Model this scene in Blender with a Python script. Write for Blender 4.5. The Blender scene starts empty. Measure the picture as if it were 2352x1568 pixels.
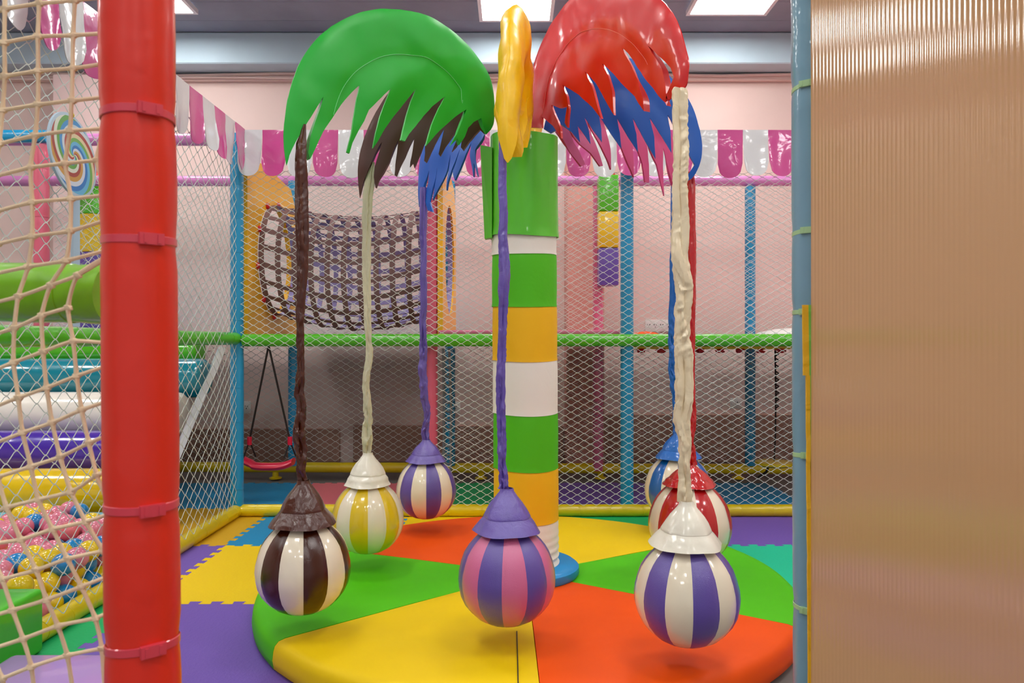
import bpy, bmesh, math, random
from mathutils import Vector, Matrix, noise
from mathutils.geometry import delaunay_2d_cdt
random.seed(7)
sc = bpy.context.scene
COL = sc.collection
F = 1700.0; CAMZ = 1.35
# ------------------------------------------------------------------ camera
cam_d = bpy.data.cameras.new('camera'); cam = bpy.data.objects.new('camera', cam_d); COL.objects.link(cam)
cam.location = (0, 0, CAMZ); cam.rotation_euler = (math.pi/2, 0, 0)
cam_d.sensor_width = 36; cam_d.lens = F/2352*36; cam_d.clip_start = 0.05
cam_d.dof.use_dof = True; cam_d.dof.focus_distance = 3.6; cam_d.dof.aperture_fstop = 8
sc.camera = cam
# ------------------------------------------------------------------ world and exposure
w = bpy.data.worlds.new('world'); sc.world = w; w.use_nodes = True
w.node_tree.nodes['Background'].inputs[0].default_value = (0.92, 0.95, 1.0, 1)
w.node_tree.nodes['Background'].inputs[1].default_value = 0.42
sc.view_settings.view_transform = 'Standard'; sc.view_settings.look = 'None'
sc.view_settings.gamma = 1; sc.view_settings.exposure = 0.27
sc.view_settings.use_curve_mapping = False
PANEL_POWER = 19.0

# ------------------------------------------------------------------ helpers
def lin(c):
    c = c/255.0
    return c/12.92 if c <= .04045 else ((c+.055)/1.055)**2.4
def rgb(r, g, b): return (lin(r), lin(g), lin(b), 1)
def mat(name, col, rough=.45, coat=0.0, bump=0.0, bscale=8.0, detail=3.0, dist=.02, spec=.5, var=0.0, vscale=3.0, fine=0.0, fscale=300.0, sheen=0, trans=0, metal=0):
    m = bpy.data.materials.new(name); m.use_nodes = True
    nt = m.node_tree; b = nt.nodes['Principled BSDF']
    b.inputs['Base Color'].default_value = col
    b.inputs['Roughness'].default_value = rough
    b.inputs['Coat Weight'].default_value = coat
    b.inputs['Coat Roughness'].default_value = .08
    b.inputs['Specular IOR Level'].default_value = spec
    b.inputs['Transmission Weight'].default_value = trans
    b.inputs['Metallic'].default_value = metal
    if bump or var or fine: tc = nt.nodes.new('ShaderNodeTexCoord')
    last = None
    if bump:
        n = nt.nodes.new('ShaderNodeTexNoise'); n.inputs['Scale'].default_value = bscale; n.inputs['Detail'].default_value = detail
        n.inputs['Distortion'].default_value = .6
        nt.links.new(tc.outputs['Object'], n.inputs['Vector'])
        bp = nt.nodes.new('ShaderNodeBump'); bp.inputs['Strength'].default_value = bump; bp.inputs['Distance'].default_value = dist
        nt.links.new(n.outputs['Fac'], bp.inputs['Height']); last = bp
    if fine:
        n = nt.nodes.new('ShaderNodeTexNoise'); n.inputs['Scale'].default_value = fscale; n.inputs['Detail'].default_value = 1
        nt.links.new(tc.outputs['Object'], n.inputs['Vector'])
        bp = nt.nodes.new('ShaderNodeBump'); bp.inputs['Strength'].default_value = fine; bp.inputs['Distance'].default_value = .002
        nt.links.new(n.outputs['Fac'], bp.inputs['Height'])
        if last: nt.links.new(last.outputs['Normal'], bp.inputs['Normal'])
        last = bp
    if last:
        nt.links.new(last.outputs['Normal'], b.inputs['Normal'])
        if coat: nt.links.new(last.outputs['Normal'], b.inputs['Coat Normal'])
    if var:
        n = nt.nodes.new('ShaderNodeTexNoise'); n.inputs['Scale'].default_value = vscale; n.inputs['Detail'].default_value = 4
        nt.links.new(tc.outputs['Object'], n.inputs['Vector'])
        hs = nt.nodes.new('ShaderNodeHueSaturation'); hs.inputs['Color'].default_value = col
        mp = nt.nodes.new('ShaderNodeMapRange'); mp.inputs['From Min'].default_value = .3; mp.inputs['From Max'].default_value = .7
        mp.inputs['To Min'].default_value = 1-var; mp.inputs['To Max'].default_value = 1+var
        nt.links.new(n.outputs['Fac'], mp.inputs['Value']); nt.links.new(mp.outputs['Result'], hs.inputs['Value'])
        nt.links.new(hs.outputs['Color'], b.inputs['Base Color'])
    return m
def vinyl(name, r, g, b, coat=.6, bump=.25, bscale=9, rough=.38, fine=0.0, **k):
    return mat(name, rgb(r, g, b), rough, coat, bump, bscale, 3, .02, .5, 0, fine=fine, **k)
def emit(name, col, s):
    m = bpy.data.materials.new(name); m.use_nodes = True
    b = m.node_tree.nodes['Principled BSDF']; b.inputs['Base Color'].default_value = (1, 1, 1, 1)
    b.inputs['Emission Color'].default_value = col; b.inputs['Emission Strength'].default_value = s
    return m

def empty(name, loc, label, cat, group=None):
    o = bpy.data.objects.new(name, None); COL.objects.link(o); o.location = loc
    o.empty_display_size = .1
    return tag(o, label, cat, group)
def tag(o, label, cat, group=None, kind=None):
    o['label'] = label; o['category'] = cat
    if group: o['group'] = group
    if kind: o['kind'] = kind
    return o
def struct(o): o['kind'] = 'structure'; return o
def org(o):
    v = Vector((0, 0, 0))
    while o: v += Vector(o.location); o = o.parent
    return v
def obj(name, bm, mats, parent=None, loc=None, smooth=True, label=None, recalc=True):
    """vertices are given in world coordinates"""
    if recalc: bmesh.ops.recalc_face_normals(bm, faces=bm.faces[:])
    base = org(parent) if parent else Vector((0, 0, 0))
    if loc is None:
        off = base
    else:
        off = Vector(loc)
    for v in bm.verts: v.co -= off
    me = bpy.data.meshes.new(name); bm.to_mesh(me); bm.free()
    if not isinstance(mats, (list, tuple)): mats = [mats]
    for m in mats: me.materials.append(m)
    if smooth:
        for p in me.polygons: p.use_smooth = True
        try: me.set_sharp_from_angle(angle=math.radians(40))
        except Exception: pass
    o = bpy.data.objects.new(name, me); COL.objects.link(o)
    if parent: o.parent = parent
    o.location = off - base
    if label: o['label'] = label
    return o
def BM(): return bmesh.new()
def P(px, py, Y): return Vector(((px-1176)/F*Y, Y, CAMZ+(784-py)/F*Y))

def box(bm, x0, x1, y0, y1, z0, z1, bev=0, seg=2, mi=0):
    vs = [bm.verts.new((x, y, z)) for z in (z0, z1) for y in (y0, y1) for x in (x0, x1)]
    q = [(0, 2, 3, 1), (4, 5, 7, 6), (0, 1, 5, 4), (2, 6, 7, 3), (0, 4, 6, 2), (1, 3, 7, 5)]
    fs = [bm.faces.new([vs[i] for i in f]) for f in q]
    for f in fs: f.material_index = mi
    if bev:
        es = list({e for f in fs for e in f.edges})
        r = bmesh.ops.bevel(bm, geom=es, offset=bev, segments=seg, affect='EDGES', profile=.5)
        for f in r['faces']: f.material_index = mi
    return fs
def frame_of(d):
    d = d.normalized()
    a = Vector((0, 0, 1)) if abs(d.z) < .9 else Vector((0, 1, 0))
    u = d.cross(a).normalized(); v = u.cross(d).normalized()
    return u, v
def sweep(bm, pts, rads, seg=12, cap=True, flat=1.0, disp=None, mi=0):
    """tube through pts; rads one radius per point"""
    n = len(pts); rings = []
    u = None
    for i in range(n):
        d = (pts[min(i+1, n-1)]-pts[max(i-1, 0)]).normalized()
        if u is None: u, v = frame_of(d)
        else:
            u = (u-d*u.dot(d)).normalized(); v = u.cross(d).normalized()
        r = rads[i] if isinstance(rads, (list, tuple)) else rads
        ring = []
        for k in range(seg):
            a = 2*math.pi*k/seg
            off = u*math.cos(a)*r+v*math.sin(a)*r*flat
            if disp: off = off*(1+disp(i, a, pts[i]+off))
            ring.append(bm.verts.new(pts[i]+off))
        rings.append(ring)
    for i in range(n-1):
        for k in range(seg):
            f = bm.faces.new((rings[i][k], rings[i][(k+1) % seg], rings[i+1][(k+1) % seg], rings[i+1][k])); f.material_index = mi
    if cap:
        for rg in (rings[0], rings[-1]):
            f = bm.faces.new(rg); f.material_index = mi
    return rings
def lathe(bm, prof, c, seg=32, mi=0, rfun=None, mfun=None, closed=False):
    """prof: [(r,z)] around vertical axis at c; z absolute offset"""
    rings = []
    for (r, z) in prof:
        if r < 1e-6: rings.append([bm.verts.new((c[0], c[1], c[2]+z))])
        else:
            rg = []
            for k in range(seg):
                a = 2*math.pi*k/seg
                rr, zz = (r, z) if rfun is None else rfun(r, z, a)
                rg.append(bm.verts.new((c[0]+rr*math.cos(a), c[1]+rr*math.sin(a), c[2]+zz)))
            rings.append(rg)
    n = len(rings)
    rng = range(n) if closed else range(n-1)
    for i in rng:
        A, B = rings[i], rings[(i+1) % n]
        for k in range(seg):
            k2 = (k+1) % seg
            if len(A) == 1 and len(B) == 1: continue
            if len(A) == 1: f = bm.faces.new((A[0], B[k], B[k2]))
            elif len(B) == 1: f = bm.faces.new((A[k], A[k2], B[0]))
            else: f = bm.faces.new((A[k], A[k2], B[k2], B[k]))
            f.material_index = mfun(i, k) if mfun else mi
    return rings
def nz(p, s=1.0, seed=0): return noise.noise(Vector(p)*s+Vector((seed*7.3, seed*3.1, seed*1.7)))

# ------------------------------------------------------------------ materials
M = {}
M['wall'] = mat('pink_plaster', rgb(226, 202, 194), .75, 0, .15, 30, 3, .004, .3, .03, 1.5)
M['dado'] = mat('brown_pink_dado', rgb(176, 138, 122), .75, 0, .15, 30, 3, .004, .3)
M['pillar'] = mat('pale_pink_plaster', rgb(232, 205, 200), .75, 0, .15, 30, 3, .004, .3)
M['pillar2'] = mat('brown_pink_plaster', rgb(205, 150, 138), .75, 0, .15, 30, 3, .004, .3)
M['ceil'] = mat('grey_board_ceiling', rgb(146, 154, 170), .85, 0, .4, 5, 5, .01, .3, .10, 2.0)
M['beam'] = mat('pale_blue_beam_paint', rgb(185, 208, 220), .6, 0, .2, 20, 4, .004, .4, .05, 2.0)
M['lightframe'] = mat('white_metal_frame', rgb(235, 236, 240), .4)
M['lamp'] = emit('light_diffuser', (1, .985, .96, 1), PANEL_POWER)
M['conc'] = mat('grey_screed', rgb(120, 115, 112), .9)
COLS = dict(red=(226, 40, 22), lime=(120, 186, 0), green=(80, 190, 8), leaf=(0, 160, 42), yellow=(232, 196, 0), goldyellow=(244, 186, 4), rail_yellow=(226, 200, 4), orange=(236, 82, 0),
            blue=(12, 148, 198), sky=(60, 160, 205), purple=(98, 72, 168), lilac=(165, 125, 200), matpurple=(112, 84, 172), matgreen=(10, 165, 95), mint=(20, 195, 150),
            matblue=(20, 135, 185), brown=(72, 34, 20), cream=(240, 226, 196), white=(240, 234, 222), pink=(222, 108, 150), magenta=(184, 58, 128), greyw=(205, 202, 204),
            teal=(0, 130, 150), royal=(10, 92, 190), darkred=(190, 12, 20), bluegrey=(118, 160, 180), rose=(214, 92, 118), matpink=(216, 110, 120), ochre=(206, 160, 20))
def V(name, key, **k):
    if name not in M: M[name] = vinyl(name, *COLS[key], **k)
    return M[name]
for k in ('red', 'lime', 'green', 'rail_yellow', 'blue', 'sky', 'pink', 'rose', 'bluegrey'):
    M['pad_'+k] = vinyl('padding_vinyl_'+k, *COLS[k], coat=.5, bump=.3, bscale=7, rough=.35)
M['pad_lilac'] = vinyl('padding_vinyl_lilac', 206, 128, 190, coat=.6, bump=.15)
for k in ('green', 'yellow', 'orange'):
    M['disc_'+k] = mat('soft_play_leatherette_'+k, rgb(*COLS[k]), .55, 0, .18, 3, 2, .03, .25, fine=.12, fscale=350)
for k in ('matpurple', 'yellow', 'matblue', 'matgreen', 'mint', 'matpink', 'ochre'):
    M['mat_'+k] = mat('foam_'+k, rgb(*COLS[k]), .6, 0, .25, 60, 1, .006, .35, fine=.25, fscale=160)
for k in ('green', 'goldyellow', 'white'):
    M['col_'+k] = mat('column_cover_'+k, rgb(*COLS[k]), .6, .05, .3, 6, 3, .02, .4)
M['rope'] = mat('beige_rope', rgb(234, 210, 174), .9, 0, .5, 200, 2, .002, .2)
M['net'] = mat('white_net_cord', rgb(205, 212, 206), .85)
M['black'] = mat('black_rope', rgb(35, 25, 22), .8)
M['metal'] = mat('steel', rgb(150, 150, 150), .35, metal=1)
M['wplastic'] = mat('white_plastic', rgb(232, 232, 228), .4, .3)
M['redplastic'] = mat('red_plastic', rgb(200, 10, 20), .35, .4)
M['dark'] = mat('dark_slot', rgb(40, 38, 38), .6)
M['disc_blue'] = mat('blue_soft_base', rgb(20, 140, 205), .5, .2, .1, 8)

# ------------------------------------------------------------------ room shell
CEIL = CAMZ+3.29; WY = 8.2
bm = BM(); box(bm, -7, 5, -5, WY+.2, -.1, 0); struct(obj('floor', bm, M['conc'], smooth=False))
bm = BM(); box(bm, -7, 5, WY, WY+.15, 0, CEIL)
struct(obj('wall_back', bm, M['wall'], smooth=False))
bm = BM(); box(bm, -7.15, -7, -5, WY+.2, 0, CEIL); struct(obj('wall_left', bm, M['wall'], smooth=False))
bm = BM(); box(bm, 5, 5.15, -5, WY+.2, 0, CEIL); struct(obj('wall_right', bm, M['wall'], smooth=False))
bm = BM()
y = -5
while y < WY+.2:      # ceiling boards running across
    y1 = min(y+.42, WY+.2)
    box(bm, -7.1, 5.1, y+.0025, y1-.0025, CEIL+.004, CEIL+.06); y = y1
box(bm, -7.1, 5.1, -5, WY+.2, CEIL+.012, CEIL+.1)
struct(obj('ceiling', bm, M['ceil'], smooth=False))
bm = BM(); box(bm, -7, 5, WY-.33, WY-.001, CAMZ+2.955, CEIL-.001, .012, 1); struct(obj('trim_1', bm, M['beam'], smooth=False))
bm = BM(); box(bm, -7, 5, WY-.06, WY-.002, CAMZ+2.87, CAMZ+2.935, .01, 1)
pts = [Vector((x, WY-.075, CAMZ+2.93+.012*math.sin(x*2.1)+.008*nz((x, 0, 0), 2))) for x in [i*.2-6.9 for i in range(59)]]
sweep(bm, pts, .016, 6)
pts = [Vector((x, WY-.085, CAMZ+2.885+.010*math.sin(x*1.7+1))) for x in [i*.2-6.9 for i in range(37)]]
sweep(bm, pts, .012, 6)
struct(obj('trim_2', bm, M['wall'], smooth=False))
# pillars and ledges of the back wall
bm = BM(); box(bm, -4.92, -4.02, WY-.28, WY-.001, 0.02, CAMZ+2.86, .01, 1); struct(obj('wall_pillar', bm, M['pillar'], smooth=False))
bm = BM(); box(bm, .58, .98, WY-.34, WY-.001, .02, CAMZ+2.86, .01, 1); struct(obj('wall_pillar', bm, M['pillar2'], smooth=False))
bm = BM()
box(bm, -4.0, -1.9, WY-.05, WY-.001, .02, CAMZ-.96, .008, 1)
box(bm, -1.75, .57, WY-.05, WY-.001, .02, CAMZ-.925, .008, 1)
box(bm, 1.0, 4.9, WY-.07, WY-.001, .02, CAMZ-.80, .008, 1)
struct(obj('trim_3', bm, M['dado'], smooth=False))

# ------------------------------------------------------------------ ceiling lights
def ceiling_light(x, y, wx, wy, label):
    t = empty('ceiling_light', (x, y, CEIL), label, 'ceiling light', 'square ceiling light panels')
    bm = BM(); fw = .035; z0 = CEIL-.05; z1 = CEIL-.002
    x0, x1, y0, y1 = x-wx/2, x+wx/2, y-wy/2, y+wy/2
    box(bm, x0, x1, y0, y0+fw, z0, z1); box(bm, x0, x1, y1-fw, y1, z0, z1)
    box(bm, x0, x0+fw, y0+fw, y1-fw, z0, z1); box(bm, x1-fw, x1, y0+fw, y1-fw, z0, z1)
    obj('frame', bm, M['lightframe'], t, smooth=False)
    bm = BM(); box(bm, x0+fw, x1-fw, y0+fw, y1-fw, CEIL-.042, CEIL-.03); obj('diffuser', bm, M['lamp'], t, smooth=False)
ceiling_light(-3.50, 6.95, .78, .78, 'lit white ceiling panel cut off beside the red padded post')
ceiling_light(.04, 7.12, .74, .78, 'lit white ceiling panel between the green and the red palm leaf')
ceiling_light(2.13, 6.98, .80, .78, 'lit white ceiling panel behind the red leaf, nearest the corrugated panel')
for (x, y) in [(-4.95, 4.75), (-6.4, 4.3), (-1.6, 4.3), (1.2, 4.2), (3.9, 4.6), (-4.4, 1.8), (-1.6, 1.7), (1.2, 1.7), (3.9, 1.8), (-3.2, -.9), (0, -.9), (3.0, -.9), (-1.6, -3.2), (1.6, -3.2)]:
    ceiling_light(x, y, .8, .8, 'lit white ceiling panel overhead, beyond the top edge of the view')

# ------------------------------------------------------------------ floor mats
TX, TY, TS = -1.87, 4.84, 1.065
def edge_wave(n=19, amp=.019):
    """jigsaw edge from 0..1: list of (t, offset); flat near the corners"""
    out = [(0, 0)]; w_ = 1/n
    for k in range(1, n-1):
        a = k*w_; s = 1 if k % 2 == 0 else -1
        l = .10 if k > 1 else -.1; r = .10 if k < n-2 else -.1
        out += [(a+w_*.04, s*amp*.2), (a-w_*l, s*amp*.75), (a+w_*.05, s*amp), (a+w_*.95, s*amp), (a+w_*(1+r), s*amp*.75), (a+w_*.96, s*amp*.2)]
    out.append((1, 0))
    return out
EW = edge_wave()
def tile(i, j, key, label, H=.018):
    x0, y0 = TX+i*TS, TY+j*TS; x1, y1 = x0+TS, y0+TS
    pts = []
    for t, o in EW[:-1]: pts.append((x0+(x1-x0)*t, y0+o))
    for t, o in EW[:-1]: pts.append((x1+o, y0+(y1-y0)*t))
    for t, o in reversed(EW[1:]): pts.append((x0+(x1-x0)*t, y1+o))
    for t, o in reversed(EW[1:]): pts.append((x0+o, y0+(y1-y0)*t))
    cx, cy = (x0+x1)/2, (y0+y1)/2
    bm = BM()
    sh = .9993
    top = [bm.verts.new((cx+(p[0]-cx)*sh, cy+(p[1]-cy)*sh, H)) for p in pts]
    bot = [bm.verts.new((v.co.x, v.co.y, .0005)) for v in top]
    n = len(top)
    vo, eo, fo, oi, *_ = delaunay_2d_cdt([Vector((v.co.x, v.co.y)) for v in top], [(k, (k+1) % n) for k in range(n)], [list(range(n))], 1, 1e-6)
    key_ = {tuple(round(q, 5) for q in v.co.xy): i for i, v in enumerate(top)}
    mp = [key_.get(tuple(round(q, 5) for q in p)) for p in vo]
    for f in fo:
        if any(mp[i] is None for i in f): continue
        bm.faces.new([top[mp[i]] for i in f]); bm.faces.new([bot[mp[i]] for i in reversed(f)])
    for k in range(n): bm.faces.new((bot[k], bot[(k+1) % n], top[(k+1) % n], top[k]))
    o = obj('foam_mat', bm, M['mat_'+key], loc=(cx, cy, 0), smooth=False)
    tag(o, label, 'floor mat', 'interlocking foam floor mats')
K = {(0, 0): ('matblue', 'blue jigsaw foam mat by the corner of the yellow floor rail'),
     (0, -1): ('yellow', 'yellow jigsaw foam mat beside the round pad, beyond the purple mat'),
     (0, -2): ('matpurple', 'large purple jigsaw foam mat between the red post and the round pad'),
     (0, -3): ('matpurple', 'purple jigsaw foam mat nearest the camera behind the red post'),
     (-1, 0): ('ochre', 'dull yellow jigsaw foam mat under the side floor rail near the corner'),
     (-1, -1): ('matpurple', 'purple jigsaw foam mat strip running along the side floor rail'),
     (-1, -2): ('matgreen', 'dark green jigsaw foam mat seen between the red post and the ball pit rail'),
     (-1, -3): ('matpurple', 'purple jigsaw foam mat under the lilac soft block'),
     (3, 0): ('matpurple', 'purple jigsaw foam mat beyond the mint mat next to the blue-grey post'),
     (3, -1): ('mint', 'mint green jigsaw foam mat between the round pad and the blue-grey post'),
     (3, -2): ('matpurple', 'purple jigsaw foam mat half under the round pad beside the blue-grey post'),
     (2, 0): ('matgreen', 'green jigsaw foam mat behind the round pad under the blue striped ball'),
     (1, 0): ('yellow', 'yellow jigsaw foam mat behind the column'),
     (-1, 1): ('matblue', 'blue foam mat inside the frame under the red swing'),
     (0, 1): ('matpink', 'dusty pink foam mat inside the frame behind the yellow striped ball'),
     (1, 1): ('matgreen', 'dark green foam mat inside the frame beside the column'),
     (2, 1): ('matpurple', 'purple foam mat inside the frame around the blue front post'),
     (3, 1): ('matblue', 'blue foam mat inside the frame under the yellow disc swing'),
     (-2, 1): ('matblue', 'blue foam mat behind the side net near the wall'),
     (-2, 0): ('ochre', 'dull yellow foam mat behind the side net'),
     (-3, 1): ('matblue', 'blue foam mat behind the roll climber'),
     (-2, -1): ('matblue', 'blue foam mat under the ball pit')}
for (i, j), (k, lab) in K.items(): tile(i, j, k, lab)

# ------------------------------------------------------------------ padded tubes
def padded(name, p0, p1, r, m, label, cat, group=None, ties=(), tie_mat=None, seg=20, buckle=None, lean=None, parent=None):
    p0, p1 = Vector(p0), Vector(p1); L = (p1-p0).length
    n = max(8, int(L/.03)); pts = []; rr = []
    for i in range(n+1):
        t = i/n; p = p0.lerp(p1, t)
        q = r
        for tt in ties:
            dd = abs(t-tt)*L
            q -= r*.07*math.exp(-(dd/.018)**2)
        pts.append(p); rr.append(q*(1+.012*nz(p, 6)))
    bm = BM()
    sweep(bm, pts, rr, seg, True, 1.0, lambda i, a, q: .018*nz(q, 14, 2))
    if parent: t = parent
    elif ties: t = empty(name, p0, label, cat, group)
    if not ties and not parent:
        o = obj(name, bm, m, loc=p0); tag(o, label, cat, group); return o
    obj('padding', bm, m, t)
    u, v = frame_of(p1-p0); d = (p1-p0).normalized(); proto = None
    for tt in ties:
        c = p0.lerp(p1, tt)
        bm = BM(); rings = []
        ti = random.uniform(-.1, .1) if buckle else 0
        for (a_, rad) in ((-.006, r*.96), (-.005, r*.99), (.005, r*.99), (.006, r*.96)):
            rg = []
            for k in range(28):
                a = 2*math.pi*k/28
                e = u*math.cos(a)+v*math.sin(a)
                rg.append(bm.verts.new(c+e*rad+d*(a_*(1.0 if r > .04 else .8)+ti*r*math.cos(a-1))))
            rings.append(rg)
        for i in range(4):
            A, B = rings[i], rings[(i+1) % 4]
            for k in range(28): bm.faces.new((A[k], A[(k+1) % 28], B[(k+1) % 28], B[k]))
        tie = obj('cable_tie', bm, tie_mat or m, t)
        if buckle is not None:
            a = buckle+random.uniform(-.06, .06)
            e = u*math.cos(a)+v*math.sin(a); s = d.cross(e).normalized()
            bm = BM()
            cc = c+e*(r*1.02)+d*(ti*r*math.cos(a-1))
            for (sa, sb, da, db, ea, eb) in ((-.016, .016, -.008, .008, -.004, .004), (-.011, -.007, -.006, .006, .002, .0055), (.007, .011, -.006, .006, .002, .0055)):
                vs = [bm.verts.new(cc+s*S+d*D+e*E) for D in (da, db) for E in (ea, eb) for S in (sa, sb)]
                for f in [(0, 2, 3, 1), (4, 5, 7, 6), (0, 1, 5, 4), (2, 6, 7, 3), (0, 4, 6, 2), (1, 3, 7, 5)]: bm.faces.new([vs[q] for q in f])
            obj('buckle', bm, tie_mat or m, tie, smooth=False)
    return t
def even(L, step, o=.5): 
    n = max(1, int(L/step)); return [(i+o)/n for i in range(n)]
# foreground posts
M['redtie'] = vinyl('tie_red', 222, 62, 80, bump=0)
zr = 1.05
top, bot = P(314, -120, zr), P(331, 1760, zr)
def tt_of(y): return (1760-y)/(1880)
M['pad_redpost'] = vinyl('padding_vinyl_coral_red', 230, 42, 18, coat=.2, bump=.3, bscale=6, rough=.4)
padded('padded_post', bot+Vector((0, 0, -.0)), top, .0495, M['pad_redpost'], 'thick red padded post in the foreground with red cable ties', 'post', None,
       [tt_of(v) for v in (272, 555, 1158, 1475)], M['redtie'], 40, buckle=4.0)
# extend down to the floor with a plinth section of the same padding is hidden below the frame
zb = 1.90
bx = (1863-1176)/F*zb
M['tiepale'] = vinyl('tie_pale_green', 168, 205, 150, bump=0)
padded('padded_post', (bx+.006, zb, .02), (bx-.004, zb, 3.2), .048, M['pad_bluegrey'], 'blue-grey padded post with pale green ties beside the corrugated panel', 'post', None,
       [((CAMZ+(784-v)/F*zb)-.02)/3.18 for v in (205, 535, 717, 1042, 1390)], M['tiepale'], 36, buckle=-.93)
# near green tube
gt = padded('padded_rail', P(-130, 668, 1.27), P(262, 676, 1.22), .0500, M['pad_lime'], 'lime green padded crossbar joined to the red post behind the beige net', 'rail', None,
       [.76], M['pad_lime'], 32)

# play frame: front plane y=5.65, side plane x=-2.08, back plane y=7.2
FY, BY, SX = 5.65, 7.2, -2.10
gy = CAMZ+.01
padded('padded_post', (SX, FY, .1), (SX, FY, CAMZ+1.58), .05, M['pad_blue'], 'blue padded corner post of the play frame beside the red swing', 'post', None,
       even(2.8, .24), M['pad_blue'])
padded('padded_rail', (SX+.05, FY, gy), (2.6, FY, gy), .048, M['pad_green'], 'long green padded rail across the play frame behind the column', 'rail', None, even(4.7, .26), M['pad_green'])
padded('padded_rail', (SX, FY-.02, gy+.012), (SX, 2.5, gy+.012), .047, M['pad_green'], 'green padded side rail behind the side net above the roll climber', 'rail', None, even(3.1, .26), M['pad_green'])
padded('padded_rail', (SX+.03, FY, .062), (2.6, FY, .062), .046, M['pad_rail_yellow'], 'yellow padded floor rail along the front net behind the round pad', 'rail', None, even(4.7, .24), M['pad_rail_yellow'])
padded('padded_rail', (SX, FY, .062), (SX, 3.195, .062), .050, M['pad_rail_yellow'], 'yellow padded floor rail running from the corner along the ball pit', 'rail', None, even(3.2, .24), M['pad_rail_yellow'])
padded('padded_post', (.885, FY+.05, .08), (.885, FY+.05, CAMZ+1.3), .051, M['pad_blue'], 'blue padded front post beside the hanging foam tower', 'post', None, even(2.6, .3), M['pad_blue'])
padded('padded_post', (-.622, FY+.10, .08), (-.622, FY+.10, CAMZ+1.3), .044, M['pad_rose'], 'dusty rose padded post beside the webbing tunnel exit', 'post', None, even(2.6, .5), M['pad_rose'])
padded('padded_rail', (SX, FY+.06, gy), (SX, BY-.08, gy), .045, M['pad_green'], 'green padded cross rail carrying the red swing', 'rail')
# back plane
padded('padded_rail', (-5.2, BY, CAMZ+1.56), (2.9, BY, CAMZ+1.56), .050, M['pad_lilac'], 'lilac pink padded bar high along the back of the frame', 'rail', None, even(8, .5), M['pad_lilac'])
padded('padded_rail', (-4.4, BY, .135), (2.9, BY, .11), .050, M['pad_rail_yellow'], 'yellow padded rail low along the back wall', 'rail', None, even(7, .35), M['pad_rail_yellow'])
for (x, z0, z1, m, lab) in [(-2.12, .15, 1.55+CAMZ, 'pad_blue', 'blue padded rear post behind the red swing'),
                            (-.60, .15, 1.55+CAMZ, 'pad_blue', 'slim blue padded rear post behind the yellow tunnel panel'),
                            (2.31, .15, 1.50+CAMZ, 'pad_blue', 'blue padded rear post beside the hanging black rope'),
                            (.835, .1, 1.50+CAMZ, 'pad_pink', 'pink padded rear post behind the hanging foam tower')]:
    padded('padded_post', (x, BY-.02, z0), (x, BY-.02, z1), .050, M[m], lab, 'post', None, even(2.7, .4), M[m])
for x in (.86, 2.2, -2.3, -.3):
    bm = BM(); lathe(bm, [(.0, .0185), (.06, .0185), (.06, .03), (.03, .04), (.03, .085), (0, .085)], (x, BY, 0), 16)
    tag(obj('rail_foot', bm, M['pad_rail_yellow'], loc=(x, BY, 0)), 'small yellow foot under the rear floor rail, ' + {.86: 'below the pink rear post', 2.2: 'below the yellow disc swing', -2.3: 'behind the red swing', -.3: 'behind the purple and cream ball'}[x], 'rail foot')
# cluster at the far left
padded('padded_post', (-4.29, 6.75, gy+.035), (-4.29, 6.75, CAMZ+1.79), .064, M['pad_rose'], 'raspberry padded post behind the side net near the spiral lollipop', 'post', None, even(1.8, .4), M['pad_rose'])
padded('padded_rail', (-4.22, 6.72, CAMZ+1.86), (-5.3, 6.6, CAMZ+1.83), .058, M['pad_blue'], 'short blue padded bar at the top of the raspberry post', 'rail')
padded('padded_rail', (-5.6, 6.9, CAMZ+1.88), (-2.54, 6.9, CAMZ+1.88), .056, M['pad_lilac'], 'mauve padded bar behind the spiral lollipop under the side canopy', 'rail')

# ------------------------------------------------------------------ nets
def net(name, fmap, U, Vv, du, dv, r, m, label, cat='net', skip=None, parent=None, sag=.006, knots=False, loc=None):
    nu = int(U/du*2)+1; nv = int(Vv/dv*2)+1
    bm = BM(); nodes = {}
    def node(i, j):
        if (i, j) not in nodes:
            uu, vv = min(i*du/2, U), min(j*dv/2, Vv)
            b_ = 1
            uu2 = uu+sag*1.6*nz((uu*.9, vv*1.1, 3))*b_+.25*du*nz((uu*.35, vv*.5, 9)); vv2 = vv+sag*1.6*nz((uu, vv, 5))+.3*dv*nz((uu*.4, vv*.4, 4))
            nodes[(i, j)] = fmap(uu2, vv2)
        return nodes[(i, j)]
    for j in range(nv):
        for i in range(nu+1):
            if (i+j) % 2: continue
            for di in (-1, 1):
                i2, j2 = i+di, j+1
                if i2 < 0 or i2 > nu or j2 > nv: continue
                if skip and (skip(i*du/2, j*dv/2) or skip(i2*du/2, j2*dv/2)): continue
                a, b = node(i, j), node(i2, j2)
                d = b-a
                if d.length < 1e-5: continue
                n0 = d.cross(Vector((0, 0, 1))).normalized()*di; n1 = n0.cross(d).normalized()
                # slightly bowed strand: three rings, thicker at the knots
                rings = []
                for (t, q, bow) in ((0, 1.45, 0), (.18, 1, di*.045), (.82, 1, -di*.045), (1, 1.45, 0)):
                    c = a.lerp(b, t)+Vector((0, 0, -bow*dv*.9*di))
                    rings.append([bm.verts.new(c+(n0*math.cos(k*2.0944)+n1*math.sin(k*2.0944))*r*q) for k in range(3)])
                for q in range(3):
                    for k in range(3): bm.faces.new((rings[q][k], rings[q][(k+1) % 3], rings[q+1][(k+1) % 3], rings[q+1][k]))
    o = obj(name, bm, m, parent, loc=loc, recalc=False)
    if label: tag(o, label, cat)
    return o
NY = FY-.062
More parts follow.
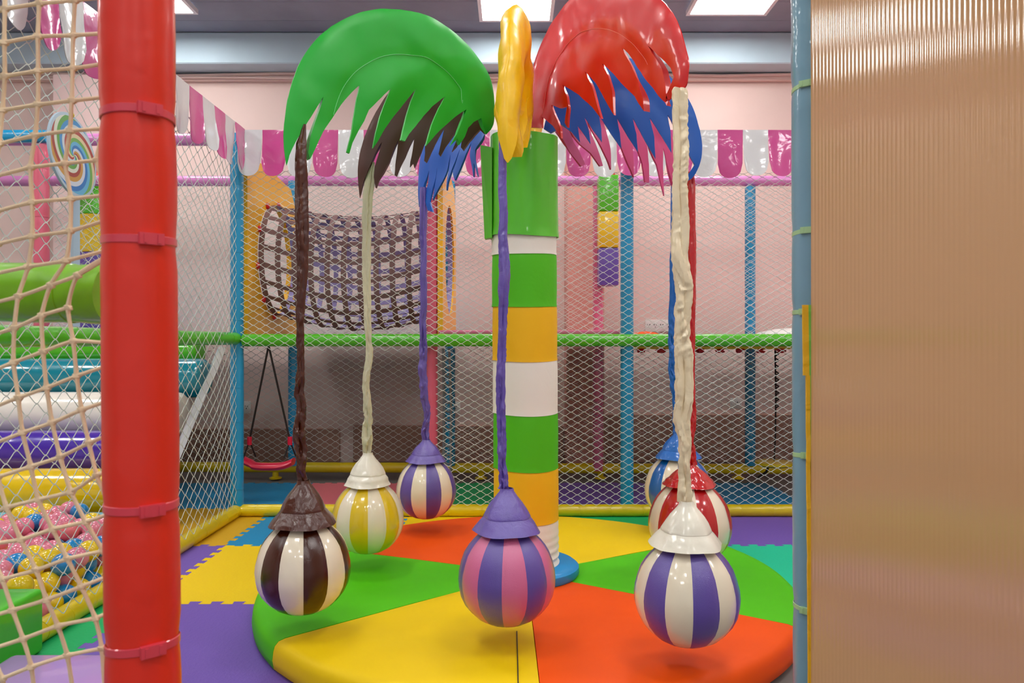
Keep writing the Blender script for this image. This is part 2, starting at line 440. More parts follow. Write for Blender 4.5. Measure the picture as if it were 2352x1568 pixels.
net('safety_net', lambda u, v: Vector((SX+.052+u, NY, .115+v)), 4.45, 2.52, .096, .054, .0021, M['net'], 'white diamond net stretched across the front of the play frame', skip=lambda u, v: u < 1.46 and v < 1.16, loc=(SX, NY, .1))
net('safety_net', lambda u, v: Vector((-4.4+u, BY-.075, .2+v)), 7.3, 2.66, .10, .062, .0020, M['net'], 'fainter white diamond net hung at the back of the frame near the wall', loc=(-4.4, BY, .2))
net('safety_net', lambda u, v: Vector((SX+.058-.045*max(0, 1-u/.5), FY-.04-u, .12+v)), 3.3, 2.75, .125, .092, .0024, M['net'], 'white diamond side net between the ball pit and the walkway', skip=lambda u, v: u > 2.38 and v < .24, loc=(SX, FY, .1))

# ------------------------------------------------------------------ canopy with scallops
M['v_mag'] = vinyl('canopy_magenta', 190, 62, 132, coat=.7, bump=.35, bscale=6, rough=.3)
M['v_gry'] = vinyl('canopy_grey_white', 200, 200, 202, coat=.7, bump=.35, bscale=6, rough=.3)
for k in ('v_mag', 'v_gry'):
    b = M[k].node_tree.nodes['Principled BSDF']; b.inputs['Transmission Weight'].default_value = 0
def canopy(name, fmap, n, wd, ht, label, start=0, loc=(0, 0, 0)):
    t = empty(name, loc, label, 'canopy')
    for i in range(n):
        bm = BM(); A, B = 12, 12; thick = .004
        grid = [[None]*(B+1) for _ in range(A+1)]
        gb = [[None]*(B+1) for _ in range(A+1)]
        curl = random.uniform(-.3, 1.2)*.03; sk = random.uniform(-.006, .006)
        for a in range(A+1):
            s = a/A*2-1
            hh = ht*(.70+.30*math.sqrt(max(0, 1-abs(s)**2.4)))*(1+.02*((i*7) % 5-2)/2)
            for b in range(B+1):
                q = b/B
                u = i*wd+wd/2+s*wd*.498*(1-.05*q)+sk*q
                dep = .012*math.sin(s*2.2+i)*q+curl*q*q + .006*nz((u*4, q*3, i))
                grid[a][b] = bm.verts.new(fmap(u, -q*hh, dep)); gb[a][b] = bm.verts.new(fmap(u, -q*hh, dep+thick))
        for a in range(A):
            for b in range(B):
                bm.faces.new((grid[a][b], grid[a+1][b], grid[a+1][b+1], grid[a][b+1]))
                bm.faces.new((gb[a][b], gb[a][b+1], gb[a+1][b+1], gb[a+1][b]))
        for a in range(A):
            bm.faces.new((grid[a][0], gb[a][0], gb[a+1][0], grid[a+1][0])); bm.faces.new((grid[a][B], grid[a+1][B], gb[a+1][B], gb[a][B]))
        for b in range(B):
            bm.faces.new((grid[0][b], grid[0][b+1], gb[0][b+1], gb[0][b])); bm.faces.new((grid[A][b], gb[A][b], gb[A][b+1], grid[A][b+1]))
        mg = (i+start) % 2
        obj('scallop', bm, M['v_mag' if mg else 'v_gry'], t, label='magenta scallop' if mg else 'grey white scallop')
    return t
CT = CAMZ+1.585
canopy('scalloped_canopy', lambda u, z, d: Vector((SX+.04+u, FY-.10-d, CT+z)), 25, .1895, .355, 'magenta and grey-white scalloped canopy hanging along the front of the frame', 0, (SX, FY-.1, CT))
canopy('scalloped_canopy', lambda u, z, d: Vector((SX+.10+d, FY-.12-u, CT+z)), 18, .1895, .33, 'magenta and grey-white scalloped side canopy running towards the red post', 1, (SX, FY-.12, CT))

# ------------------------------------------------------------------ decks and rear furniture
bm = BM(); box(bm, -.55, 4.9, FY+.10, WY-.36, gy-.045, gy-.005, .01, 1)  # rear part unseen, carried back to the wall to shade the wall below
tag(obj('deck_platform', bm, M['mat_matpink'], loc=(-.55, FY, gy)), 'pink surfaced upper deck behind the green rail', 'deck')
bm = BM(); box(bm, -.57, .835, FY+.06, FY+.14, CAMZ+.055, CAMZ+.088, .012, 2)
tag(obj('padded_strip', bm, M['pad_pink'], loc=(-.57, FY+.1, CAMZ+.05)), 'thin pink padded strip lying just above the green rail', 'padding')
bm = BM(); box(bm, -5.2, -2.19, 6.62, WY-.30, gy-.035, gy+.035, .01, 1)
box(bm, -2.17, -.57, BY+.06, WY-.06, gy-.035, gy+.02, .01, 1)  # unseen walkway behind the tunnel bay, added to shade the lower wall
tag(obj('deck_platform', bm, M['mat_matblue'], loc=(-2.2, FY, gy)), 'blue edged upper deck above the roll climber, with an added unseen shading walkway behind tunnel', 'deck')
# white dome on deck
bm = BM(); lathe(bm, [(0, 0), (.42, 0), (.43, .02), (.34, .07), (.2, .1), (0, .11)], (2.42, 6.2, gy-.004), 28)
tag(obj('slide_hood', bm, M['wplastic'], loc=(2.42, 6.2, gy)), 'low white plastic dome resting on the deck beside the blue-grey post', 'play part')
bm = BM(); lathe(bm, [(0, 0), (.17, 0), (.15, .04), (.08, .07), (0, .08)], (1.12, 6.2, gy-.004), 22)
tag(obj('foam_dome', bm, M['disc_orange'], loc=(1.12, 6.2, gy)), 'small orange foam dome on the deck beside the blue front post', 'play part')
# red knobs row under the rail
bm = BM(); box(bm, 1.0, 2.75, 6.3, 6.42, gy-.075, gy-.047, .008, 1)
kt = empty('knob_strip', (1.0, 6.36, gy-.06), 'yellow strip with red bolt knobs under the deck', 'play part')
obj('strip', bm, M['pad_rail_yellow'], kt)
for i in range(9):
    bm = BM(); bmesh.ops.create_uvsphere(bm, u_segments=12, v_segments=8, radius=.024)
    for v in bm.verts: v.co += Vector((1.1+i*.17+random.uniform(-.03, .03), 6.32, gy-.085))
    obj('knob', bm, M['redplastic'], kt)
# hanging foam tower (rear) and the round one at the left
def tower(name, c, wx, zs, keys, label, rnd=False, roof=True):
    t = empty(name, (c[0], c[1], zs[-1]), label, 'foam tower')
    for i, k in enumerate(keys):
        bm = BM(); z1, z0 = zs[i], zs[i+1]
        if rnd: lathe(bm, [(0, z0+.001), (wx/2-.006, z0+.001), (wx/2, z0+.008), (wx/2, z1-.008), (wx/2-.006, z1-.001), (0, z1-.001)], (c[0], c[1], 0), 28)
        else: box(bm, c[0]-wx/2, c[0]+wx/2, c[1]-wx/2, c[1]+wx/2, z0+.001, z1-.001, .015, 2)
        obj('segment', bm, V('tower_'+k, k), t, label=k.replace('goldyellow', 'yellow')+' segment')
    if roof:
        bm = BM(); z1 = zs[0]
        lathe(bm, [(0, z1+.002), (wx*.42, z1+.002), (wx*.12, z1+.14), (0, z1+.15)], (c[0], c[1], 0), 4 if not rnd else 20)
        obj('roof', bm, M['redplastic'], t, smooth=False, label='red roof')
zz = lambda py, Y: CAMZ+(784-py)/F*Y
c0 = 7.02
tower('foam_tower', ((1396-1176)/F*c0, c0), .185, [zz(405, c0), zz(488, c0), zz(571, c0), zz(657, c0)], ['green', 'yellow', 'purple'], 'hanging green, yellow and purple foam tower between the pink and blue posts')
c0 = 7.45
tower('foam_tower', ((222-1176)/F*c0, c0), .33, [zz(422, c0), zz(496, c0), zz(582, c0), gy+.036], ['green', 'yellow', 'purple'], 'round green, yellow and purple foam tower behind the spiral lollipop', True)
# wall sockets
def socket(px, py, wpx, hpx, label, Y=WY-.012, cells=1):
    c = P(px, py, Y); w_, h_ = wpx/F*Y/2, hpx/F*Y/2
    t = empty('wall_socket', c, label, 'wall socket')
    bm = BM(); box(bm, c.x-w_, c.x+w_, Y-.014, Y+.008, c.z-h_, c.z+h_, .006, 2); obj('plate', bm, M['wplastic'], t)
    bm = BM()
    for q in range(cells):
        ox = (q-(cells-1)/2)*2*w_/cells
        for (dx, dz) in ((-.012, .012), (.012, .012), (0, -.012)): box(bm, c.x+ox+dx-.004, c.x+ox+dx+.004, Y-.016, Y-.012, c.z+dz-.007, c.z+dz+.007)
    obj('slot', bm, M['dark'], t, smooth=False)
socket(567, 935, 18, 28, 'white wall socket beside the red swing ropes')
socket(1046, 935, 22, 26, 'white wall socket between the rose post and the column')
socket(1690, 926, 26, 24, 'white wall socket low on the wall beside the blue rear post', WY-.08)
socket(1512, 748, 60, 28, 'white multi-way socket strip above the green rail', WY-.012, 4)
# red swing
sy = 6.3
t = empty('swing', P(617, 793, sy), 'red plastic swing on black ropes under the green rail', 'swing')
bm = BM(); A = 20; rows = []
xa, xb = P(560, 1050, sy).x, P(674, 1050, sy).x; zc = P(600, 1062, sy).z
for i in range(A+1):
    s = i/A*2-1; x = (xa+xb)/2+(xb-xa)/2*s
    z = zc-.015+.045*abs(s)**3+(.012 if s < -.6 else 0)
    hw = .075*(1-.1*abs(s)**4)
    rows.append([bm.verts.new((x, sy+hw*math.cos(a)*(1.0), z-.02+.032*math.sin(a))) for a in [2*math.pi*k/14 for k in range(14)]])
for i in range(A):
    for k in range(14): bm.faces.new((rows[i][k], rows[i][(k+1) % 14], rows[i+1][(k+1) % 14], rows[i+1][k]))
bm.faces.new(rows[0]); bm.faces.new(rows[-1])
M['swingred'] = mat('swing_red_plastic', rgb(215, 12, 60), .35, .3)
obj('seat', bm, M['swingred'], t)
for (px, dx) in ((573, -1), (666, 1)):
    bm = BM(); a = P(617, 793, sy); b = P(px, 1012, sy)
    sweep(bm, [a.lerp(b, q/6) for q in range(7)], .009, 6)
    sweep(bm, [b, b+Vector((-.035, -.05, -.14))], .007, 6); sweep(bm, [b, b+Vector((.035, .05, -.14))], .007, 6)
    rp = obj('rope', bm, M['black'], t)
    bm = BM(); sweep(bm, [b+Vector((0, 0, .035)), b+Vector((0, 0, -.035))], .02, 10); obj('grip', bm, M['swingred'], rp, label='red grip')
# disc swing at right
sy = 6.6
c = P(1778, 1063, sy)
t = empty('disc_swing', P(1780, 798, sy), 'yellow disc swing on a black rope near the blue-grey post', 'swing')
bm = BM(); lathe(bm, [(0, -.03), (.12, -.028), (.165, -.01), (.165, .012), (.12, .02), (0, .025)], c, 28); obj('seat', bm, M['pad_rail_yellow'], t)
bm = BM(); sweep(bm, [P(1780, 798, sy), P(1782, 900, sy), P(1781, 1000, sy), c], .007, 6)
for k in range(9):
    a = P(1783, 812+k*15, sy); sweep(bm, [a+Vector((-.012, 0, .02)), a+Vector((.022, 0, 0)), a+Vector((-.008, 0, -.02))], .008, 5)
sweep(bm, [c+Vector((-.05, 0, -.03)), c+Vector((-.07, 0, -.08)), c+Vector((-.14, 0, -.13))], .012, 6)
obj('rope', bm, M['black'], t)
# grey ladder-like climbing chain by the rose post
bm = BM()
for s in (0, 1):
    sweep(bm, [P(1018+s*14, 800, 6.6), P(1020+s*16, 930, 6.6), P(1018+s*17, 1090, 6.6)], .012, 6)
for k in range(14):
    a = P(1018, 815+k*20, 6.6); b_ = P(1036, 825+k*20, 6.6)
    sweep(bm, [a, (a+b_)/2+Vector((0, 0, -.02)), b_], .010, 6)
tag(obj('rope_ladder', bm, M['bluegreyrope'] if 'bluegreyrope' in M else mat('grey_rope', rgb(120, 125, 130), .8), loc=P(1025, 800, 6.6)), 'grey rope ladder hanging under the deck beside the rose post', 'rope ladder')

# ------------------------------------------------------------------ yellow tunnel panels + webbing tunnel
TCY, TCZ, TRY, TRZ = 6.40, CAMZ+.70, .45, .47
def panel(x, label, th=.04):
    t = empty('tunnel_panel', (x, TCY, CAMZ+.05), label, 'play panel')
    y0, y1, z0 = FY+.07, BY-.13, CAMZ+.05
    outer = [(y0, z0), (y1, z0), (y1, CAMZ+1.02), (y1-.03, CAMZ+1.2), (y1-.22, CAMZ+1.40), (y0+.45, CAMZ+1.46), (y0+.15, CAMZ+1.44), (y0, CAMZ+1.38)]
    ins = [(TCY+(TRY-.0)*math.cos(2*math.pi*k/40), TCZ+TRZ*math.sin(2*math.pi*k/40)) for k in range(40)]
    verts = [Vector(p) for p in outer+ins]; no = len(outer)
    edges = [(i, (i+1) % no) for i in range(no)]+[(no+i, no+(i+1) % 40) for i in range(40)]
    vo, eo, fo, *_ = delaunay_2d_cdt(verts, edges, [], 0, 1e-6)
    bm = BM(); f1 = [bm.verts.new((x, p.x, p.y)) for p in vo]; f2 = [bm.verts.new((x+th, p.x, p.y)) for p in vo]
    for f in fo:
        cx = sum(vo[i].x for i in f)/3; cz = sum(vo[i].y for i in f)/3
        if ((cx-TCY)/TRY)**2+((cz-TCZ)/TRZ)**2 < .99: continue
        # drop triangles outside the outer outline (convex enough)
        bm.faces.new([f1[i] for i in f]); bm.faces.new([f2[i] for i in reversed(f)])
    for (i, j) in edges: bm.faces.new((f1[i], f1[j], f2[j], f2[i]))
    for v in [v for v in bm.verts if not v.link_faces]: bm.verts.remove(v)
    obj('board', bm, M['tunnel_yellow'], t, smooth=False)
    for k in range(10):
        a = 2*math.pi*(k+.3)/10
        bm = BM(); bmesh.ops.create_uvsphere(bm, u_segments=10, v_segments=8, radius=.028)
        for v in bm.verts: v.co = Vector((v.co.x*.7+x+th+.005 if x < -1 else v.co.x*.7+x-.005, v.co.y+TCY+(TRY+.02)*math.cos(a), v.co.z+TCZ+(TRZ+.02)*math.sin(a)))
        obj('bolt_cap', bm, M['redplastic'], t, label='red bolt cap')
M['tunnel_yellow'] = mat('yellow_moulded_plastic', rgb(240, 178, 5), .4, .3, .1, 5)
panel(-2.085, 'yellow moulded panel at the near end of the webbing tunnel beside the corner post')
panel(-.575, 'yellow moulded panel at the far end of the webbing tunnel beside the rose post')
t = empty('webbing_tunnel', (-1.33, TCY, TCZ), 'sagging mauve webbing crawl tunnel between two yellow panels', 'crawl tunnel')
M['web_out'] = mat('webbing_mauve', rgb(128, 98, 98), .75, 0, .3, 90)
M['web_in'] = mat('webbing_lavender', rgb(150, 140, 190), .7, 0, .3, 90)
X0, X1 = -2.03, -.56
def tun(x, a):
    s = (x-X0)/(X1-X0); sg = .14*math.sin(math.pi*s)
    return Vector((x, TCY+TRY*.98*math.cos(a)*(1-.05*math.sin(math.pi*s)), TCZ-sg*(1.0 if math.sin(a) < 0 else 1.0-.35*math.sin(a))+TRZ*.98*math.sin(a)))
def strap(bm, pts, nrm, wdir, w_, th=.006):
    rg = []
    for p, n_, d_ in zip(pts, nrm, wdir):
        rg.append([bm.verts.new(p+d_*w_/2+n_*th/2), bm.verts.new(p-d_*w_/2+n_*th/2), bm.verts.new(p-d_*w_/2-n_*th/2), bm.verts.new(p+d_*w_/2-n_*th/2)])
    for i in range(len(rg)-1):
        for k in range(4):
            f = bm.faces.new((rg[i][k], rg[i][(k+1) % 4], rg[i+1][(k+1) % 4], rg[i+1][k])); f.material_index = 1 if k == 2 else 0
    bm.faces.new(rg[0]); bm.faces.new(rg[-1])
for k in range(20):
    a = 2*math.pi*(k+.5)/20
    bm = BM(); xs = [X0+(X1-X0)*i/16 for i in range(17)]
    pts = [tun(x, a) for x in xs]; nr = [Vector((0, math.cos(a), math.sin(a)))]*17; wd = [Vector((0, -math.sin(a), math.cos(a)))]*17
    strap(bm, pts, nr, wd, .043); obj('long_strap', bm, [M['web_out'], M['web_in']], t)
for k in range(12):
    x = X0+.012+(X1-X0-.024)*k/11
    bm = BM(); aa = [2*math.pi*i/36+.001 for i in range(37)]
    pts = []; nr = []; wd = []
    for a in aa:
        n_ = Vector((0, math.cos(a), math.sin(a))); pts.append(tun(x, a)+n_*(.008)); nr.append(n_); wd.append(Vector((1, 0, 0)))
    strap(bm, pts, nr, wd, .043); obj('hoop_strap', bm, [M['web_out'], M['web_in']], t)

# ------------------------------------------------------------------ soft roll climber, ball pit, block
t = empty('roll_climber', (-2.6, 5.6, .02), 'climber of stacked coloured padded rolls sloping into the ball pit', 'climber')
rolls = [('green', 806, 6.42, .125), ('teal', 868, 6.2, .165), ('white', 950, 5.9, .175), ('purple_r', 1040, 5.6, .170), ('yellow', 1130, 5.3, .170), ('sky', 1205, 5.02, .085)]
COLS['purple_r'] = (72, 40, 165)
COLS['sky'] = (100, 185, 210)
for (k, py, Y, r) in rolls:
    z = zz(py, Y); xr = {'green': -2.70, 'teal': -2.56, 'white': -2.62}.get(k, -2.60)
    bm = BM()
    prof = [(xr, 0), (xr, r*.82), (xr-.02, r*.95), (xr-.06, r), (-5.6, r), (-5.6, 0)]
    n = 32; rings = []
    for (x, rr) in prof[1:-1]:
        rings.append([bm.verts.new((x, Y+rr*math.cos(2*math.pi*q/n), z+rr*math.sin(2*math.pi*q/n))) for q in range(n)])
    for i in range(len(rings)-1):
        for q in range(n): bm.faces.new((rings[i][q], rings[i][(q+1) % n], rings[i+1][(q+1) % n], rings[i+1][q]))
    bm.faces.new(rings[0]); bm.faces.new(rings[-1])
    obj('roll', bm, V('roll_'+k, k, coat=.9, bump=.1, rough=.2), t, label={'sky': 'light blue', 'purple_r': 'purple'}.get(k, k)+' roll')
M['slide_side'] = mat('pale_grey_padding', rgb(205, 208, 212), .4, .4)
bm = BM(); a, b_ = P(497, 802, 6.42), P(398, 1030, 5.75)
b_.x = a.x
sweep(bm, [Vector((-2.53, 6.45, zz(800, 6.45))), Vector((-2.53, 5.0, zz(1260, 5.0)))], .035, 4); obj('side_rail', bm, M['slide_side'], t, smooth=False, label='pale grey sloping side rail')
# pit balls
bcols = [('pink', (226, 128, 152), 'pink', 13), ('yellow', (240, 205, 10), 'yellow', 5), ('blue', (20, 135, 205), 'blue', 3), ('white', (236, 236, 240), 'white', 1), ('red', (222, 110, 118), 'salmon', 2)]
protos = []
for (k, c, lab, wgt) in bcols:
    bm = BM(); bmesh.ops.create_uvsphere(bm, u_segments=24, v_segments=16, radius=.057)
    me = bpy.data.meshes.new('pit_ball'); bm.to_mesh(me); bm.free()
    for p in me.polygons: p.use_smooth = True
    me.materials.append(mat('pit_ball_'+k, rgb(*c), .22, .6))
    protos.append((me, lab, wgt))
bag = [p for p in protos for _ in range(p[2])]
placed = []
tries = 0; R_ = .057
cells = []
for layer in range(3):
    z = .075+layer*.082
    yy_ = 3.26 if layer == 0 else 3.36
    while yy_ < 4.92:
        xx = -2.235
        while xx > -3.75:
            cells.append((xx+random.uniform(-.008, 0), yy_+random.uniform(-.012, .012)+(.05 if int(xx*10) % 2 else 0), z, layer)); xx -= .115
        yy_ += .113
for (x, y, z, layer) in cells:
    # keep the pile heaped towards the middle, lower by the net, open near the green block
    px = 1176+F*x/y; py = 784+F*(CAMZ-z)/y
    if px < -20 or px > 262 or py > 1500: continue
    if layer == 0 and x < -2.40 and y > 3.5: continue
    if layer == 2 and (nz((x, y, 0), 2.5) < -.05): continue
    placed.append((x+(.05 if layer == 1 else 0)*-1, y+.05*(layer % 2), z+.01*nz((x, y, z), 5), layer))
for lv in (1, 2):
    placed = [p for p in placed if p[3] != lv or sum(1 for q in placed if q[3] == lv-1 and (q[0]-p[0])**2+(q[1]-p[1])**2 < .11**2) >= 1 or (lv == 1 and not (p[0] > -2.40 or p[1] < 3.5))]
placed = [p for p in placed if p[3] == 0 or sum(1 for q in placed if q is not p and q[2] <= p[2]+.02 and (Vector(q[:3])-Vector(p[:3])).length < .135) >= 2]
placed = placed[-290:]
for (x, y, z, layer) in placed:
    if layer == 1 and abs(x+2.69) < .07 and (abs(y-4.2) < .02 or abs(y-4.695) < .02): z -= .075   # settled in a dip of the heap
    me, lab, _ = random.choice(bag)
    o = bpy.data.objects.new('pit_ball', me); COL.objects.link(o); o.location = (x, y, z)
    zone = 'in the near end of the ball pit' if y < 3.75 else ('in the middle of the ball pit' if y < 4.3 else 'at the far end of the ball pit')
    hgt = 'lying low' if layer == 0 else ('half buried' if layer == 1 else 'on top of the heap')
    tag(o, 'glossy %s ball %s %s' % (lab, hgt, zone), 'ball', lab+' balls %s %s' % (hgt, zone))
# green foam block
bm = BM(); box(bm, -3.0, -2.012, 2.30, 3.185, .02, .292, .02, 3)
M['block_green'] = mat('foam_block_green', rgb(66, 180, 24), .45, .3, .35, 5, 3, .02)
tag(obj('foam_block', bm, M['block_green'], loc=(-2.5, 2.7, .02)), 'bright green foam block in front of the ball pit rail', 'foam block')
bm = BM(); box(bm, -1.93, -1.28, 2.0, 2.86, .02, .15, .03, 3)
M['block_lilac'] = vinyl('foam_block_lilac', 178, 132, 205, coat=.7, bump=.1, rough=.3)
tag(obj('foam_block', bm, M['block_lilac'], loc=(-1.6, 2.4, .02)), 'low lilac padded block behind the beige net', 'foam block')

# ------------------------------------------------------------------ spiral lollipop
ly = 3.3
c = P(167, 357, ly)
t = empty('lollipop_sign', P(173, 750, ly), 'round spiral lollipop board on a grey stick standing on the green side rail', 'sign')
ax = Vector((math.cos(math.radians(33)), -math.sin(math.radians(33)), 0))     # in-plane horizontal direction tilt
hx = Vector((-.035, 1, 0)).normalized()
up = Vector((-.10, 0, 1)).normalized(); nrm = hx.cross(up).normalized()
if nrm.x < 0: nrm = -nrm
RD = .187
M['lol_edge'] = mat('lollipop_edge', rgb(165, 185, 200), .5)
def spiral_mat():
    m = bpy.data.materials.new('lollipop_spiral'); m.use_nodes = True; nt = m.node_tree; b = nt.nodes['Principled BSDF']; b.inputs['Roughness'].default_value = .4
    uv = nt.nodes.new('ShaderNodeUVMap'); sp = nt.nodes.new('ShaderNodeSeparateXYZ'); nt.links.new(uv.outputs[0], sp.inputs[0])
    def mth(op, a, b2=None, v=None):
        n = nt.nodes.new('ShaderNodeMath'); n.operation = op
        for i, q in enumerate((a, b2)):
            if q is None: continue
            if isinstance(q, (int, float)): n.inputs[i].default_value = q
            else: nt.links.new(q, n.inputs[i])
        return n.outputs[0]
    x, y = sp.outputs[0], sp.outputs[1]
    rr = mth('SQRT', mth('ADD', mth('MULTIPLY', x, x), mth('MULTIPLY', y, y)))
    an = mth('DIVIDE', mth('ARCTAN2', y, x), 2*math.pi)
    tt = mth('FRACT', mth('ADD', an, mth('MULTIPLY', mth('POWER', rr, .8), .8)))
    cr = nt.nodes.new('ShaderNodeValToRGB'); cr.color_ramp.interpolation = 'CONSTANT'
    seq = [(85, 150, 60), (200, 205, 190), (150, 60, 45), (185, 140, 60), (190, 200, 215), (20, 110, 180), (85, 165, 205), (100, 160, 70), (205, 190, 150), (160, 60, 50), (190, 200, 205), (40, 130, 190)]
    el = cr.color_ramp.elements
    el[0].position = 0; el[0].color = rgb(*seq[0]); el[1].position = 1/12; el[1].color = rgb(*seq[1])
    for i in range(2, 12): e = el.new(i/12); e.color = rgb(*seq[i])
    nt.links.new(tt, cr.inputs[0]); nt.links.new(cr.outputs[0], b.inputs['Base Color'])
    return m
bm = BM(); N = 56
uvl = bm.loops.layers.uv.new('UVMap')
fr = [bm.verts.new(c+(hx*math.cos(2*math.pi*k/N)+up*math.sin(2*math.pi*k/N))*RD+nrm*.005) for k in range(N)]
bk = [bm.verts.new(v.co-nrm*.010) for v in fr]
ir = [bm.verts.new(c+(hx*math.cos(2*math.pi*k/N)+up*math.sin(2*math.pi*k/N))*RD*.93+nrm*.0055) for k in range(N)]
f = bm.faces.new(ir); f.material_index = 1
for l, k in zip(f.loops, range(N)): l[uvl].uv = (math.cos(2*math.pi*k/N), math.sin(2*math.pi*k/N))
bm.faces.new(bk)
for k in range(N):
    k2 = (k+1) % N
    bm.faces.new((fr[k], fr[k2], bk[k2], bk[k])); bm.faces.new((ir[k], ir[k2], fr[k2], fr[k]))
obj('board', bm, [M['lol_edge'], spiral_mat()], t, smooth=False, recalc=True, label='multicoloured spiral board')
bm = BM(); a = P(173, 452, ly); b_ = P(173, 750, ly)
sweep(bm, [a, b_], .021, 4, True, .6); obj('stick', bm, M['lol_edge'], t, smooth=False)
bm = BM(); bmesh.ops.create_uvsphere(bm, u_segments=10, v_segments=8, radius=.014)
for v in bm.verts: v.co += c+up*RD+hx*.02
obj('knob', bm, M['pad_rail_yellow'], t, label='yellow knob')

# ------------------------------------------------------------------ palm carousel
CX, CY = .076, 3.82; PZ = .15; PR = 1.335
t = empty('padded_platform', (CX, CY, .02), 'round padded play disc in orange, yellow and green wedges under the palm column', 'play mat')
seams = [-31, 31.6, 90, 157, 219, 271, 329]
wc = ['green', 'yellow', 'orange', 'green', 'yellow', 'orange']
for i in range(6):
    a0, a1 = math.radians(seams[i]), math.radians(seams[i+1]); n = 28
    bm = BM()
    prof = [(0, PZ+.006), (.3, PZ+.006), (.7, PZ+.005), (1.0, PZ+.002), (PR-.05, PZ-.001), (PR-.022, PZ-.008), (PR-.006, PZ-.024), (PR, PZ-.045), (PR+.004, PZ-.08), (PR-.002, .035), (PR-.02, .0195)]
    g = .0015; rows = []
    for q in range(n+1):
        a = a0+(a1-a0)*q/n; rw = []
        for (r, z) in prof:
            off = g/max(r, .05)*(1 if q == 0 else (-1 if q == n else 0))
            dz = -.004*math.exp(-min(q, n-q)**2/1.2) if r > .05 else 0
            dz2 = .003*nz((r*math.cos(a)*2.5, r*math.sin(a)*2.5, i)) if 0 < r < PR-.03 else 0
            rw.append((CX+r*math.cos(a+off), CY+r*math.sin(a+off), z+dz+dz2))
        rows.append(rw)
    cen = bm.verts.new((CX, CY, PZ+.006))
    vr = [[bm.verts.new(p) for p in rw[1:]] for rw in rows]
    bc = bm.verts.new((CX, CY, .0195))
    for q in range(n):
        bm.faces.new((cen, vr[q][0], vr[q+1][0]))
        for k in range(len(prof)-2): bm.faces.new((vr[q][k], vr[q][k+1], vr[q+1][k+1], vr[q+1][k]))
        bm.faces.new((bc, vr[q+1][-1], vr[q][-1]))
    bm.faces.new([cen]+vr[0]+[bc]); bm.faces.new([bc]+list(reversed(vr[n]))+[cen])
    ob = obj('wedge', bm, M['disc_'+wc[i]], t, label=wc[i]+' wedge')
    if i == 4:   # zip seam of the yellow wedge
        bm = BM(); p1, p2 = Vector((.018, 2.62, PZ+.0045)), Vector((.02, 3.05, PZ+.0065))
        p1 = Vector(((1190-1176)/F*2.62, 2.50, PZ+.003))
        sweep(bm, [p1, p1.lerp(p2, .5)+Vector((0, 0, .001)), p2], .0022, 5)
        obj('zip', bm, M['dark'], ob, label='dark zip seam')

pc = empty('palm_carousel', (CX, CY, PZ+.007), 'padded palm tree carousel column with coloured vinyl leaves', 'carousel')
CR = .166
bm = BM(); lathe(bm, [(0, PZ+.008), (.262, PZ+.008), (.27, PZ+.02), (.268, PZ+.05), (.25, PZ+.064), (0, PZ+.064)], (CX, CY, 0), 48); obj('base_plate', bm, M['disc_blue'], pc, label='round blue base plate')
yc = CY-CR   # visible front face distance for heights
def hz(py): return zz(py, yc)
bands = [(1318, 1207, 'white'), (1207, 1085, 'goldyellow'), (1085, 955, 'green'), (955, 830, 'white'), (830, 703, 'goldyellow'), (703, 580, 'green'), (580, 500, 'white')]
lean = lambda z: CX-.012*(z-.2)/1.9*1.3
for bi, (yb, yt, k) in enumerate(bands):
    z0, z1 = hz(yb), hz(yt)
    if bi == 0: z0 = PZ+.060
    bm = BM(); prof = []
    n = 24
    for i in range(n+1):
        q = i/n; z = z0+(z1-z0)*q
        r = CR+.0025*math.exp(-((z-z0)/.012)**2)+.0015*math.sin(q*math.pi)-.002*math.exp(-((z1-z)/.01)**2)
        if bi == 0: r += .005*math.sin(q*38)*(1-q)**1.2-.002
        prof.append((r, z))
    prof = [(prof[0][0]-.01, z0)]+prof+[(prof[-1][0]-.01, z1)]
    cxm = lean((z0+z1)/2)
    lathe(bm, prof, (cxm, CY, 0), 56, rfun=lambda r, z, a: (r*(1+.004*nz((math.cos(a)*2, math.sin(a)*2, z*9+a), 1.5)), z+.004*math.sin(a*2+z)), closed=True)
    obj('sleeve_band', bm, M['col_'+k], pc, label=k.replace('goldyellow', 'yellow')+' fabric band')
# top sleeve
M['topgreen'] = vinyl('top_sleeve_green', 82, 190, 22, coat=.3, bump=.4, bscale=4, rough=.42)
bm = BM(); prof = []
z0, z1 = hz(537), hz(298)
for i in range(31):
    q = i/30; prof.append((.176-.004*q+.004*math.exp(-(q/.05)**2), z0+(z1-z0)*q))
prof += [(r-.006, z) for (r, z) in reversed(prof)]
lathe(bm, prof, (lean(1.9)-.0, CY, 0), 72, rfun=lambda r, z, a: (r*(1+.03*nz((math.cos(a)*1.6, math.sin(a)*1.6, z*2.2), 1.3)+.012*nz((math.cos(a)*4, math.sin(a)*4, z*5), 1.2)), z+.008*math.sin(a*2+.8)), closed=True)
obj('top_sleeve', bm, M['topgreen'], pc, label='loose green vinyl top sleeve')
bm = BM()
fl = [P(1103, 333, 3.78), P(1130, 338, 3.74), P(1130, 545, 3.74), P(1113, 548, 3.78)]
vs = [bm.verts.new(p) for p in fl]+[bm.verts.new(p+Vector((.004, .05, 0))) for p in fl]
for f in [(0, 1, 2, 3), (7, 6, 5, 4), (0, 4, 5, 1), (1, 5, 6, 2), (2, 6, 7, 3), (3, 7, 4, 0)]: bm.faces.new([vs[i] for i in f])
obj('flap', bm, M['topgreen'], pc, smooth=False, label='open edge flap of the green sleeve')

